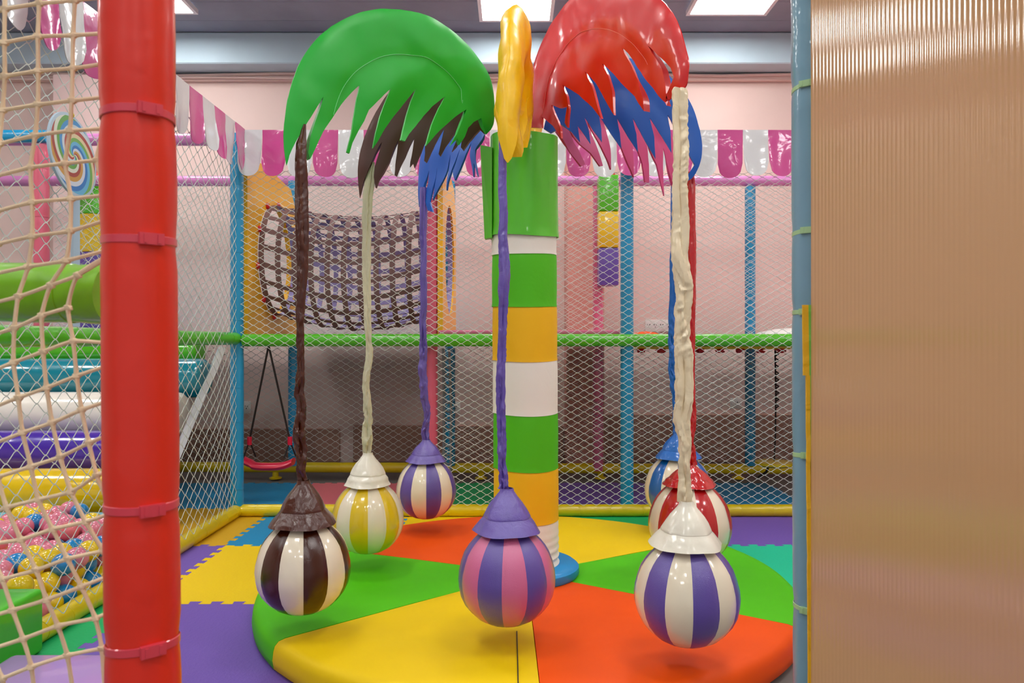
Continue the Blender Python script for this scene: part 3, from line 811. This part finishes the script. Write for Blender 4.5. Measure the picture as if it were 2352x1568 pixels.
# leaves -------------------------------------------------------------
def resample(pts, step):
    out = []
    n = len(pts)
    for i in range(n):
        a, b = Vector(pts[i]), Vector(pts[(i+1) % n]); L = (b-a).length
        k = max(1, int(L/step))
        for q in range(k): out.append(a.lerp(b, q/k))
    return out
def smooth_arc(pts, it=2):
    """Chaikin on an open polyline"""
    for _ in range(it):
        o = [pts[0]]
        for a, b in zip(pts[:-1], pts[1:]):
            a, b = Vector(a), Vector(b); o += [a.lerp(b, .25), a.lerp(b, .75)]
        o.append(pts[-1]); pts = o
    return [Vector(p) for p in pts]
def to_rh(px, py, th):
    k = (px-1176)/F
    r = (k*CY-CX)/(math.cos(th)-k*math.sin(th))
    Y = CY+r*math.sin(th)
    return Vector((r, CAMZ+(784-py)/F*Y))
def leaf(th, arc, fringe, m, label, T=.013, Wd=.20, seed=1, wr=.007, stitch=None):
    """arc (outer edge, column->tip) and fringe (tip->column), both (r,h) in the vertical plane at angle th"""
    arc = smooth_arc(arc, 2); outl = arc+[Vector(p) for p in fringe]
    b = resample(outl, .022)
    # clean duplicates
    bb = [b[0]]
    for p in b[1:]:
        if (p-bb[-1]).length > .006: bb.append(p)
    if (bb[0]-bb[-1]).length < .006: bb.pop()
    b = bb; nb = len(b)
    xs = [p.x for p in b]; ys = [p.y for p in b]
    def inside(p):
        c = False; j = nb-1
        for i in range(nb):
            if (b[i].y > p.y) != (b[j].y > p.y) and p.x < (b[j].x-b[i].x)*(p.y-b[i].y)/(b[j].y-b[i].y)+b[i].x: c = not c
            j = i
        return c
    def dseg(p, pl):
        d = 1e9
        for i in range(len(pl)-1):
            a, e = pl[i], pl[i+1]-pl[i]; q = max(0, min(1, (p-a).dot(e)/max(e.length_squared, 1e-12)))
            d = min(d, (p-a-e*q).length)
        return d
    inner = []; st = .024
    x = min(xs)
    row = 0
    while x < max(xs):
        y = min(ys)+(st/2 if row % 2 else 0)
        while y < max(ys):
            p = Vector((x, y))
            if inside(p) and min((p-q).length for q in b) > st*.6: inner.append(p)
            y += st
        x += st*.87; row += 1
    allp = b+inner
    vo, eo, fo, *_ = delaunay_2d_cdt([Vector(p) for p in allp], [(i, (i+1) % nb) for i in range(nb)], [], 0, 1e-7)
    e = Vector((math.cos(th), math.sin(th), 0)); nn = Vector((-math.sin(th), math.cos(th), 0))
    bm = BM(); A = []; B = []
    arcl = arc
    for p in vo:
        s = dseg(p, arcl); edge = min((p-q).length for q in b) if False else None
        t_ = .0022
        if s < Wd: t_ += T*math.sqrt(max(0, 1-((s-Wd*.42)/(Wd*.58 if s > Wd*.42 else Wd*.42))**2))
        if s >= Wd: t_ += .004*(1-math.exp(-(s-Wd)/.05))
        w1 = wr*nz((p.x*5, p.y*5, seed), 1)*min(1, s/.1+.2)+wr*.5*nz((p.x*14, p.y*9, seed+5), 1)
        low = max(0, s-Wd*1.2)
        bend = .10*low*nz((p.x*4.5+p.y*2, p.y*1.5, seed*3), 1)*2.2
        base = e*p.x+nn*(w1+bend)+Vector((CX, CY, p.y))
        fin = 1+.25*nz((p.x*9, p.y*9, seed+2))
        A.append(bm.verts.new(base+nn*t_*fin)); B.append(bm.verts.new(base-nn*t_*fin))
    for f in fo:
        c = Vector((sum(vo[i].x for i in f)/len(f), sum(vo[i].y for i in f)/len(f)))
        if not inside(c): continue
        try:
            bm.faces.new([A[i] for i in f]); bm.faces.new([B[i] for i in reversed(f)])
        except ValueError: pass
    bm.verts.ensure_lookup_table()
    cnt = [ed for ed in bm.edges if len(ed.link_faces) == 1]
    idx = {v: i for i, v in enumerate(A)}
    for ed in cnt:
        v0, v1 = ed.verts
        if v0 in idx and v1 in idx:
            try: bm.faces.new((v0, v1, B[idx[v1]], B[idx[v0]]))
            except ValueError: pass
    for v in [v for v in bm.verts if not v.link_faces]: bm.verts.remove(v)
    o = obj('palm_leaf', bm, m, pc, label=label)
    if stitch:
        path = []
        for i in range(len(arc)):
            d_ = arc[min(i+1, len(arc)-1)]-arc[max(i-1, 0)]; d_.normalize()
            for sg in (1, -1):
                q = arc[i]+Vector((d_.y, -d_.x))*Wd*sg
                if inside(q) and dseg(q, arcl) > Wd*.95 and min((q-bb_).length for bb_ in b) > .012: path.append(q); break
        for side in (1, -1):
            pp = []
            for p in path:
                w1 = wr*nz((p.x*5, p.y*5, seed), 1)+wr*.5*nz((p.x*14, p.y*9, seed+5), 1)
                pp.append(e*p.x+nn*(w1+side*.0062)+Vector((CX, CY, p.y)))
            bm = BM(); sweep(bm, pp, .0012, 5)
            obj('stitching', bm, stitch, o, label='fine stitched seam line')
    md = o.modifiers.new('smooth', 'SMOOTH'); md.iterations = 1; md.factor = .25
    return o
def pxl(pts, s, ox, oy): return [(p[0]/s+ox, p[1]/s+oy) for p in pts]
R = math.radians
S1 = lambda pts: pxl(pts, 3.016, 620, 0)
S2 = lambda pts: pxl(pts, 2.8, 1080, 0)
def rh(pts, th): return [to_rh(p[0], p[1], th) for p in pts]
M['l_green'] = vinyl('leaf_green', 0, 172, 40, coat=.0, bump=.22, bscale=3.2, rough=.42)
M['l_brown'] = vinyl('leaf_brown', 80, 42, 28, coat=.04, bump=.3, bscale=3.5, rough=.45)
M['l_blue'] = vinyl('leaf_blue', 4, 92, 190, coat=.04, bump=.3, bscale=3.5, rough=.45)
M['l_red'] = vinyl('leaf_red', 216, 6, 12, coat=.3, bump=.3, bscale=4, rough=.36)
M['l_yellow'] = vinyl('leaf_yellow', 252, 200, 0, coat=.1, bump=.4, bscale=7, rough=.4)
M['l_pink'] = vinyl('leaf_pink', 200, 62, 118, coat=.04, bump=.3, bscale=3.5, rough=.45)
# green leaf, towards the brown ball
th = R(218)
arc = S1([(1495, 935), (1548, 880), (1558, 780), (1548, 600), (1500, 480), (1400, 340), (1300, 240), (1180, 150), (1080, 100), (960, 72), (800, 58), (700, 66), (600, 90), (490, 140), (380, 210), (290, 300), (215, 410), (160, 540), (120, 680), (100, 820), (90, 920), (95, 1040), (115, 1155)])
fr_ = S1([(130, 1080), (170, 990), (230, 890), (300, 780), (362, 675), (335, 760), (300, 860), (265, 960), (252, 1060), (268, 1110), (290, 1070), (330, 980), (380, 890), (430, 820), (490, 730), (545, 665), (618, 590), (598, 680), (580, 790), (560, 920), (530, 1055), (552, 1065), (572, 990), (612, 910), (650, 840), (680, 765), (740, 705), (828, 618), (790, 710), (758, 810), (733, 920), (722, 1025), (752, 980), (800, 890), (865, 800), (930, 720), (1012, 615), (980, 700), (950, 800), (925, 900), (905, 970), (932, 982), (962, 930), (1010, 875), (1065, 805), (1120, 742), (1210, 668), (1165, 750), (1125, 840), (1095, 930), (1072, 1015), (1120, 965), (1170, 910), (1225, 862), (1280, 812), (1355, 760), (1318, 850), (1285, 930), (1240, 1015), (1290, 965), (1302, 1010), (1340, 950), (1362, 890), (1400, 852), (1450, 824), (1466, 880)])
g_arc, g_fr = rh(arc, th), rh(fr_, th)
leaf(th, g_arc, g_fr, M['l_green'], 'large glossy green leaf', stitch=mat('thread_pale_green', rgb(120, 215, 140), .7), seed=1)
# brown leaf, towards the yellow striped ball
th = R(174)
arc = S1([(1490, 935), (1488, 800), (1400, 640), (1250, 530), (1080, 490), (920, 540), (820, 640), (740, 760), (680, 880), (640, 985), (610, 1110), (605, 1230), (625, 1375)])
fr_ = S1([(650, 1270), (690, 1180), (735, 1070), (780, 990), (755, 1080), (730, 1160), (722, 1230), (735, 1305), (755, 1250), (790, 1200), (830, 1130), (860, 1050), (892, 975), (880, 1060), (868, 1140), (862, 1215), (880, 1225), (905, 1160), (940, 1090), (970, 1020), (1002, 955), (988, 1040), (972, 1120), (968, 1160), (990, 1130), (1000, 1165), (1030, 1100), (1060, 1030), (1075, 985), (1072, 1060), (1066, 1115), (1085, 1130), (1120, 1060), (1160, 980), (1208, 890), (1190, 970), (1168, 1070), (1182, 1088), (1220, 1020), (1260, 960), (1310, 890), (1300, 960), (1258, 1055), (1290, 1020), (1325, 960), (1350, 900), (1330, 975), (1322, 1025), (1340, 1045), (1380, 985), (1420, 940), (1456, 900)])
leaf(th, rh(arc, th), rh(fr_, th), M['l_brown'], 'dark brown leaf', seed=3)
# blue leaf at the back left
th = R(126)
arc = S1([(1490, 930), (1450, 830), (1330, 760), (1200, 790), (1110, 880), (1065, 1000), (1040, 1100), (1028, 1220), (1026, 1330), (1034, 1435)])
fr_ = S1([(1050, 1370), (1075, 1270), (1105, 1180), (1090, 1290), (1065, 1420), (1085, 1400), (1095, 1460), (1132, 1470), (1112, 1400), (1130, 1310), (1150, 1230), (1160, 1160), (1145, 1270), (1130, 1390), (1155, 1330), (1190, 1260), (1225, 1180), (1255, 1070), (1245, 1150), (1235, 1240), (1250, 1325), (1265, 1240), (1280, 1170), (1300, 1120), (1330, 1030), (1310, 1110), (1288, 1190), (1305, 1255), (1330, 1180), (1360, 1100), (1395, 990), (1390, 1080), (1415, 1230), (1418, 1130), (1445, 1225), (1425, 1110), (1430, 1040), (1480, 965)])
leaf(th, rh(arc, th), rh(fr_, th), M['l_blue'], 'bright blue leaf over the small purple and cream ball', T=.008, Wd=.12, seed=4)
# red leaf
th = R(297.5)
arc = S2([(345, 820), (352, 740), (375, 600), (400, 450), (440, 325), (490, 210), (540, 125), (620, 20), (690, -55), (800, -120), (950, -145), (1080, -110), (1180, -50), (1250, 15), (1310, 90), (1360, 200), (1390, 320), (1410, 400), (1405, 480), (1395, 565), (1330, 605), (1252, 662)])
fr_ = S2([(1275, 600), (1325, 500), (1300, 440), (1225, 365), (1158, 295), (1205, 370), (1245, 450), (1270, 560), (1276, 684), (1200, 590), (1120, 490), (1060, 400), (1020, 345), (980, 305), (1030, 400), (1090, 520), (1132, 640), (1136, 720), (1080, 640), (1000, 560), (930, 480), (850, 405), (895, 490), (925, 590), (935, 700), (938, 745), (880, 650), (810, 540), (733, 455), (775, 540), (805, 640), (825, 700), (845, 765), (780, 690), (700, 610), (608, 548), (640, 620), (652, 700), (636, 825), (615, 790), (640, 690), (585, 700), (525, 675), (550, 750), (575, 820), (578, 890), (530, 810), (468, 752), (470, 826)])
leaf(th, rh(arc, th), rh(fr_, th), M['l_red'], 'large glossy red leaf', stitch=mat('thread_pink', rgb(235, 120, 110), .7), T=.014, Wd=.20, seed=6, wr=.010)
# blue leaf towards the red ball
th = R(354)
arc = S2([(470, 830), (520, 640), (640, 500), (750, 430), (860, 385), (1010, 368), (1150, 400), (1265, 470), (1320, 525), (1390, 610), (1440, 700), (1475, 820), (1496, 920), (1490, 1030), (1445, 1135), (1400, 1165)])
fr_ = S2([(1392, 1130), (1440, 1060), (1380, 960), (1310, 820), (1270, 740), (1290, 850), (1295, 985), (1230, 880), (1155, 760), (1185, 880), (1192, 1022), (1120, 900), (1045, 760), (1070, 860), (1080, 975), (1010, 870), (945, 760), (965, 850), (975, 950), (900, 850), (830, 745), (845, 830), (848, 915), (790, 840), (735, 755), (765, 840), (775, 930), (740, 880), (692, 810), (708, 918), (650, 850), (580, 800), (570, 830), (520, 860)])
leaf(th, rh(arc, th), rh(fr_, th), M['l_blue'], 'bright blue leaf behind the red leaf', T=.009, Wd=.14, seed=8)
# pink leaf towards the blue ball
th = R(42)
arc = S2([(545, 850), (600, 740), (750, 660), (950, 640), (1130, 690), (1260, 800), (1320, 930), (1335, 1060), (1322, 1190)])
fr_ = S2([(1300, 1200), (1270, 1100), (1240, 950), (1238, 1090), (1245, 1262), (1225, 1180), (1200, 1060), (1150, 960), (1130, 880), (1150, 1060), (1155, 1172), (1130, 1172), (1110, 1050), (1085, 980), (1040, 880), (1060, 1140), (1010, 1050), (960, 930), (900, 800), (855, 780), (900, 960), (908, 1092), (860, 1000), (790, 860), (740, 760), (800, 930), (842, 1070), (820, 1075), (760, 990), (700, 930), (620, 830), (690, 960), (725, 1060), (700, 1075), (640, 980), (575, 880)])
leaf(th, rh(arc, th), rh(fr_, th), M['l_pink'], 'pink leaf with long ragged fringe', T=.008, Wd=.12, seed=10, wr=.008)
# yellow leaves: one edge-on towards the camera, one behind
def scaled(pts, tip, hoff=0):
    rmax = max(p.x for p in g_arc); return [Vector((p.x*tip/rmax, p.y+hoff)) for p in pts]
leaf(R(264), scaled(g_arc, .93, -.02), scaled(g_fr, .93, -.02), M['l_yellow'], 'yellow leaf seen edge on', T=.050, Wd=.26, seed=12, wr=.02)
leaf(R(84), scaled(g_arc, .6, -.10), scaled(g_fr, .6, -.10), M['l_yellow'], 'smaller yellow leaf behind', T=.05, Wd=.2, seed=13, wr=.02)

# hanging balls ---------------------------------------------------------
def two(a, b, glitter=False, tint=0):
    return [a, b]
def vm(name, c, fine=.0, coat=.85, rough=.3, bump=.12, bscale=10):
    if name not in M: M[name] = mat(name, rgb(*c), rough, coat, bump, bscale, 3, .02, .5, fine=fine, fscale=500)
    return M[name]
CREAM = vm('ball_cream', (238, 226, 200), bump=.2, bscale=6); BROWN = vm('ball_brown', (66, 25, 8), .2, .35, .22); PURP = vm('ball_purple', (92, 70, 160), .5)
PINK = vm('ball_pink', (216, 104, 150), .5); YEL = vm('ball_yellow', (232, 196, 20)); RED = vm('ball_red', (186, 8, 16)); BLU = vm('ball_blue', (0, 100, 185))
S_CREAM = vm('sleeve_cream', (240, 222, 186), 0, .5, .35, .3, 14); S_PALE = vm('sleeve_pale', (212, 206, 172), 0, .6, .33, .3, 14)
prof_ball = [(-.9, 0), (-.895, .14), (-.87, .28), (-.81, .46), (-.72, .62), (-.6, .75), (-.45, .87), (-.28, .95), (-.1, .992), (.05, 1), (.2, .985), (.4, .935), (.57, .87), (.7, .79), (.8, .71), (.89, .62), (.98, .52), (1.07, .42), (1.15, .30), (1.2, 0)]
def ball(label, px, py, rpx, skirt_m, left, right, sleeve_m, sl, rot=0.0, top=1.9, rim=.67, crump=1.0, flat=.62, seed=0):
    hc = .945; Y = F*hc/(py-784); R0 = rpx*Y/F*1.0; c = P(px, py, Y)
    t = empty('hanging_ball', c, label, 'hanging ball', 'striped balls hanging from the palm carousel')
    bm = BM(); seg = 96
    def rf(r, z, a):
        # seams: 12 gores, slightly puffed between them
        q = (a-math.atan2(-c.y, -c.x)-rot)/(2*math.pi)*12
        return r*(1-.022*abs(1-2*(q % 1.0))**6+.010*nz((math.cos(a)*3, math.sin(a)*3, z*18), 1, seed)), z
    # rotate so a seam lies on a mesh column
    ra = math.atan2(-c.y, -c.x)+rot
    rings = []
    for (z, r) in prof_ball:
        if r == 0: rings.append([bm.verts.new((c.x, c.y, c.z+z*R0))])
        else:
            rg = []
            for k in range(seg):
                a = ra+2*math.pi*k/seg
                rr, _ = rf(r*R0, z*R0, a); rg.append(bm.verts.new((c.x+rr*math.cos(a), c.y+rr*math.sin(a), c.z+z*R0)))
            rings.append(rg)
    for i in range(len(rings)-1):
        A, B = rings[i], rings[i+1]
        for k in range(seg):
            k2 = (k+1) % seg
            if len(A) == 1: f = bm.faces.new((A[0], B[k2], B[k]))
            elif len(B) == 1: f = bm.faces.new((A[k], A[k2], B[0]))
            else: f = bm.faces.new((A[k], A[k2], B[k2], B[k]))
            f.material_index = (k//8) % 2
    obj('ball', bm, [right, left], t)
    # skirt
    bm = BM()
    kz = (top-1.03)/.87
    sk = [(.13, top), (.145, top-.06*kz), (.23, top-.18*kz), (.33, top-.30*kz), (.41, top-.43*kz), (.455, top-.52*kz), (.485, top-.588*kz), (.482, top-.60*kz), (.49, top-.612*kz), (.56, top-.70*kz), (rim*.93, top-.80*kz), (rim*1.0, 1.03), (rim*1.02, 1.01)]
    fine_ = []
    for (r0_, z0_), (r1_, z1_) in zip(sk[:-1], sk[1:]):
        nn_ = max(1, int(abs(z1_-z0_)/.03)); fine_ += [(r0_+(r1_-r0_)*q/nn_, z0_+(z1_-z0_)*q/nn_) for q in range(nn_)]
    sk = fine_+[sk[-1]]
    sk2 = sk+[(r-.012, z) for (r, z) in reversed(sk)]
    ph = seed*1.3
    lathe(bm, [(r*R0, z*R0) for r, z in sk2], c, 64, closed=True, rfun=lambda r, z, a: (r*(1+.06*math.sin(a*5+ph)*max(0, (1.5-z/R0))*.6+.08*nz((math.cos(a)*2, math.sin(a)*2, z*10), 1.1, seed)+0.035*(.25-abs(nz((math.cos(a)*3, math.sin(a)*3, z*16), 1, seed+4)))), z+R0*.025*math.sin(a*3+ph)*max(0, 1.4-z/R0)))
    so = obj('skirt', bm, skirt_m, t)
    bm = BM(); rr = rim*.82*R0; zq = c.z+(top-.80)*R0
    # sleeve with bunched fabric
    pts = []; rads = []
    ys = [q[0] for q in sl]
    n = int((sl[-1][0]-sl[0][0])/3.0)+2
    zend = c.z+(top-.02)*R0
    for i in range(n+1):
        yy_ = sl[0][0]+(sl[-1][0]-sl[0][0])*i/n
        for a_, b_ in zip(sl[:-1], sl[1:]):
            if a_[0] <= yy_ <= b_[0]+1e-6:
                q = (yy_-a_[0])/(b_[0]-a_[0]); xx = a_[1]+(b_[1]-a_[1])*q; hw = a_[2]+(b_[2]-a_[2])*q; break
        p = P(xx, yy_, Y)
        pts.append(p); rads.append(hw/F*Y)
    # settle the last point in the skirt
    dz = zend-pts[-1].z
    L0 = pts[0].z-pts[-1].z
    for i, p in enumerate(pts): p.z += dz*(i/n)
    def disp(i, a, q):
        tpos = i/n; am = (.5+.45*max(0, tpos-.35)/.65)*crump
        if crump > 1.2: am = .95
        zz_ = q.z*(13+10*tpos)*(1 if crump < 1.2 else .5)
        v_ = nz((math.cos(a)*.8+seed, math.sin(a)*.8, zz_+.8*math.cos(a+seed)), 1.0, seed)
        v2 = nz((math.cos(a)*1.4+3, math.sin(a)*1.4, zz_*1.9+1.2*math.sin(a+2)), 1.0, seed+3)
        v3 = nz((math.cos(a)*.5, seed, q.z*30+1.3*math.cos(a+i*.05)), 1.0, seed+6)
        return am*(.38+.95*math.sin(a)**2)*((.30-abs(v_)*1.6)*1.1+.6*(.2-abs(v2)*1.2)+.5*(.22-abs(v3)*1.5))
    for i, p in enumerate(pts):
        tpos = i/n
        p.x += .22*rads[i]*nz((0, 0, p.z*9), 1, seed)*(1+tpos); p.y += .25*rads[i]*nz((5, 0, p.z*8), 1, seed)
    sweep(bm, pts, rads, 28, True, flat, disp)
    obj('sleeve', bm, sleeve_m, t)
    return t
B_S = vm('sleeve_brown', (74, 30, 12), .2, .35, .22, .3, 16); P_S = vm('sleeve_purple', (100, 78, 172), .5, .9, .26, .3, 16); R_S = vm('sleeve_red', (196, 8, 16), 0, .9, .25, .3, 16)
BL_S = vm('sleeve_blue', (0, 98, 185), 0, .4, .4, .3, 16)
W_S = vm('skirt_white', (236, 230, 212), 0, .4, .36, .3, 8)
ball('brown and cream striped ball with a brown hood on a brown sleeve', 697, 1309, 107, B_S, CREAM, BROWN, B_S,
     [(285, 700, 3), (300, 697, 6), (330, 693, 12), (420, 693, 15.5), (560, 694, 15), (650, 691, 12), (760, 690, 9), (850, 691, 8.5), (905, 688, 12), (930, 693, 10), (980, 690, 13), (1010, 688, 14), (1050, 690, 14), (1080, 692, 10), (1105, 696, 11)], .0, 1.93, .70, seed=1)
ball('yellow and white striped ball with a white hood behind the brown ball', 845, 1195, 82, W_S, YEL, CREAM, S_PALE,
     [(372, 856, 5), (390, 852, 9), (420, 848, 12), (500, 842, 11.5), (620, 842, 10), (700, 845, 8.5), (800, 847, 8), (880, 842, 8), (950, 843, 10), (1000, 846, 12), (1040, 843, 9)], .0, 1.90, .64, seed=2)
ball('smallest looking purple and cream ball with a purple hood beyond the yellow ball', 979, 1128, 69, P_S, CREAM, PURP, P_S,
     [(430, 973, 8), (480, 973, 9), (600, 972, 8), (750, 973, 8), (850, 970, 10), (920, 975, 9), (960, 980, 7), (1000, 977, 9), (1015, 978, 8)], .0, 1.72, .66, seed=3)
ball('pink and purple striped ball with a purple hood in front of the column', 1164, 1330, 112, P_S, PURP, PINK, P_S,
     [(285, 1154, 9), (400, 1155, 10), (520, 1155, 10.5), (640, 1157, 14), (720, 1153, 11.5), (850, 1152, 10.5), (980, 1153, 10.5), (1060, 1154, 10.5), (1100, 1157, 11), (1118, 1155, 13)], -.10, 1.87, .67, seed=4)
ball('cream and purple striped ball with a white hood on a wide cream sleeve', 1577, 1370, 119, W_S, CREAM, PURP, S_CREAM,
     [(202, 1562, 15), (210, 1561, 19), (300, 1561, 18.5), (500, 1562, 19), (700, 1567, 19.5), (760, 1571, 19), (900, 1571, 21), (960, 1568, 20), (1010, 1572, 14), (1060, 1568, 14), (1100, 1576, 14), (1148, 1574, 17)], .12, 1.85, .68, crump=1.4, flat=.5, seed=5)
ball('red and cream striped ball with a red hood behind the cream hooded ball', 1584, 1207, 94, R_S, CREAM, RED, R_S,
     [(395, 1586, 8), (450, 1586, 11), (600, 1590, 9), (800, 1588, 9), (950, 1588, 8.5), (1040, 1587, 9), (1070, 1588, 11)], .2, 1.5, .63, seed=6)
ball('blue and cream striped ball with a blue hood mostly hidden by the red ball', 1557, 1127, 76, BL_S, CREAM, BLU, BL_S,
     [(420, 1548, 7), (600, 1546, 7), (760, 1544, 9), (880, 1546, 9), (905, 1550, 5), (970, 1553, 8), (990, 1556, 10)], .0, 1.75, .68, seed=7)

# ------------------------------------------------------------------ beige rope net in the foreground
NZ = 1.115
t = empty('rope_net', P(240, 784, NZ), 'beige knotted rope net laced to the red post in the foreground', 'net')
cols = [
 [(172, -80), (172, 1), (168, 81), (167, 157), (165, 231), (161, 300), (150, 375), (163, 456), (161, 530), (152, 598), (116, 655), (96, 724), (99, 807), (107, 890), (120, 970), (138, 1049), (163, 1129), (197, 1198), (238, 1265), (250, 1272)],
 [(92, -70), (90, 8), (87, 84), (88, 163), (87, 240), (81, 311), (70, 384), (74, 464), (74, 542), (65, 612), (42, 681), (33, 753), (31, 832), (42, 913), (52, 993), (71, 1071), (88, 1147), (121, 1215), (155, 1283), (187, 1347), (219, 1419), (234, 1489), (240, 1580)],
 [(12, -50), (11, 21), (10, 98), (11, 175), (6, 253), (-2, 330), (-12, 405), (-8, 485), (-6, 560), (-20, 630), (-35, 700)],
 [(-40, 860), (-30, 940), (-18, 1020), (-5, 1095), (15, 1165), (48, 1239), (83, 1309), (107, 1377), (133, 1437), (155, 1505), (168, 1590)],
 [(248, 215), (238, 295), (222, 368), (240, 430), (248, 470)],
 [(250, 585), (178, 632), (156, 706), (168, 783), (176, 863), (187, 941), (204, 1017), (222, 1091), (245, 1145)],
 [(-30, 1250), (5, 1330), (29, 1401), (53, 1467), (72, 1531), (80, 1600)],
 [(-20, 1500), (5, 1558), (15, 1600)]]
rows = [
 [(-20, 34), (11, 21), (90, 8), (172, 1), (245, -8)], [(-20, 108), (10, 98), (87, 84), (168, 81), (248, 76)], [(-20, 188), (11, 175), (88, 163), (167, 157), (248, 145)],
 [(-20, 262), (6, 253), (87, 240), (165, 231), (248, 222)], [(-20, 336), (-2, 330), (81, 311), (161, 300), (238, 295), (250, 290)], [(-12, 405), (70, 384), (150, 375), (222, 368), (252, 372)],
 [(-8, 485), (74, 464), (163, 456), (252, 447)], [(-6, 560), (74, 542), (161, 530), (250, 503)], [(-20, 630), (65, 612), (152, 598), (250, 573)],
 [(-35, 700), (42, 681), (116, 655), (178, 632), (250, 590)],
 [(-40, 775), (33, 753), (96, 724), (156, 706)], [(-40, 860), (31, 832), (99, 807), (168, 783), (250, 788)], [(-30, 940), (42, 913), (107, 890), (176, 863), (250, 838)],
 [(-18, 1020), (52, 993), (120, 970), (187, 941), (250, 920)], [(-5, 1095), (71, 1071), (138, 1049), (204, 1017), (250, 998)], [(-20, 1180), (15, 1165), (88, 1147), (163, 1129), (222, 1091), (250, 1080)],
 [(-30, 1250), (48, 1239), (121, 1215), (197, 1198), (250, 1180)], [(5, 1330), (83, 1309), (155, 1283), (238, 1265)],
 [(-20, 1415), (29, 1401), (107, 1377), (187, 1347), (250, 1322)], [(-20, 1490), (53, 1467), (133, 1437), (219, 1419), (250, 1405)], [(5, 1558), (72, 1531), (155, 1505), (234, 1489), (250, 1490)]]
bm = BM(); knots = {}
for pl in cols+rows:
    base = [Vector((p[0], p[1])) for p in pl]
    fine = []
    for i in range(len(base)-1):
        p0 = base[max(i-1, 0)]; p1 = base[i]; p2 = base[i+1]; p3 = base[min(i+2, len(base)-1)]
        for q in range(5):
            s = q/5
            lin_ = p1.lerp(p2, s)
            cr = .5*((2*p1)+(p2-p0)*s+(2*p0-5*p1+4*p2-p3)*s*s+(3*p1-p0-3*p2+p3)*s**3)
            fine.append(lin_.lerp(cr, .6))
    fine.append(base[-1])
    pts = [P(p.x, p.y, NZ+.012*nz((p.x*.006, p.y*.006, 2))) for p in fine]
    rr = []
    for i in range(len(pts)):
        dd = min(i % 5, 5-i % 5); rr.append(.0030+(.0011 if dd == 0 else 0)+.0003*nz((i, 0, 0), 1.3))
    sweep(bm, pts, rr, 7)
seen = set()
for pl in cols:
    for p in pl[1:-1]:
        q = P(p[0], p[1], NZ+.012*nz((p[0]*.006, p[1]*.006, 2)))
        r_ = bmesh.ops.create_icosphere(bm, subdivisions=1, radius=.0066)
        for v in r_['verts']: v.co = Vector((v.co.x*1.15, v.co.y*.8, v.co.z))*(1+.2*nz((v.co.x*200, v.co.z*200, p[0])))+q
obj('cord', bm, M['rope'], t)

# ------------------------------------------------------------------ corrugated polycarbonate panel
A0 = Vector((.727, 1.80, 0)); D = Vector((.32, -.947, 0)).normalized(); Nn = Vector((-.947, -.32, 0)).normalized()
M['poly'] = mat('tan_polycarbonate', rgb(204, 158, 112), .09, 1.0, 0, spec=.5)
bm = BM(); pitch = .0115; L = 1.35; nrib = int(L/pitch); sub = 6; F1 = []
zlev = [.05, .8, 1.6, 2.4, 3.1]
n = nrib*sub
fr2 = [[bm.verts.new(A0+D*(i/sub*pitch)+Nn*(.00042*abs(math.sin(math.pi*i/sub)))+Vector((0, 0, z))+Nn*.006*nz((i*.004, z*1.2, 1))) for z in zlev] for i in range(n+1)]
bk2 = [[bm.verts.new(A0+D*(i*pitch*nrib/8)-Nn*.010+Vector((0, 0, z))) for z in (zlev[0], zlev[-1])] for i in range(9)]
for i in range(n):
    for k in range(len(zlev)-1): bm.faces.new((fr2[i][k], fr2[i+1][k], fr2[i+1][k+1], fr2[i][k+1]))
for i in range(8): bm.faces.new((bk2[i][0], bk2[i][1], bk2[i+1][1], bk2[i+1][0]))
bm.faces.new([fr2[0][k] for k in range(5)]+[bk2[0][1], bk2[0][0]]); bm.faces.new([fr2[n][k] for k in range(5)][::-1]+[bk2[8][0], bk2[8][1]])
bm.faces.new([v[-1] for v in fr2]+[b[1] for b in reversed(bk2)]); bm.faces.new([b[0] for b in bk2]+[v[0] for v in reversed(fr2)])
tag(obj('corrugated_panel', bm, M['poly'], loc=A0, recalc=True, smooth=True), 'tall tan ribbed plastic panel closing off the near side', 'panel')
# yellow and green edging strip
M['edge_y'] = vinyl('edging_yellow', 236, 180, 10, coat=.2, bump=.4, bscale=20, rough=.5)
M['edge_g'] = vinyl('edging_green', 120, 190, 70, coat=.2, bump=.4, bscale=20, rough=.5)
t = empty('edging_strip', P(1858, 1568, 1.80), 'narrow yellow and green fabric edging between the blue-grey post and the panel', 'edging')
def strip(name, px0, px1, y0, y1, Y, m, th=.006, drift=0):
    bm = BM(); n = 30; a = []; b = []
    for i in range(n+1):
        yy_ = y0+(y1-y0)*i/n; w_ = 1.2*nz((0, yy_*.02, 3))
        q0, q1 = P(px0+w_+drift*i/n, yy_, Y), P(px1+drift*i/n, yy_, Y)
        a.append((bm.verts.new(q0), bm.verts.new(q1), bm.verts.new(q1+Vector((0, th, 0))), bm.verts.new(q0+Vector((0, th, 0)))))
    for i in range(n):
        for k in range(4): bm.faces.new((a[i][k], a[i][(k+1) % 4], a[i+1][(k+1) % 4], a[i+1][k]))
    bm.faces.new(a[0]); bm.faces.new(a[-1]); return obj(name, bm, m, t)
strip('upper_tab', 1844, 1857, 700, 862, 1.80, M['edge_y'], drift=2)
strip('upper_tab', 1857, 1864, 700, 862, 1.80, M['edge_g'], drift=2)
strip('long_strip', 1852, 1861, 862, 1640, 1.80, M['edge_y'], drift=6)
strip('long_strip', 1861, 1866, 862, 1640, 1.80, M['edge_g'], drift=4)
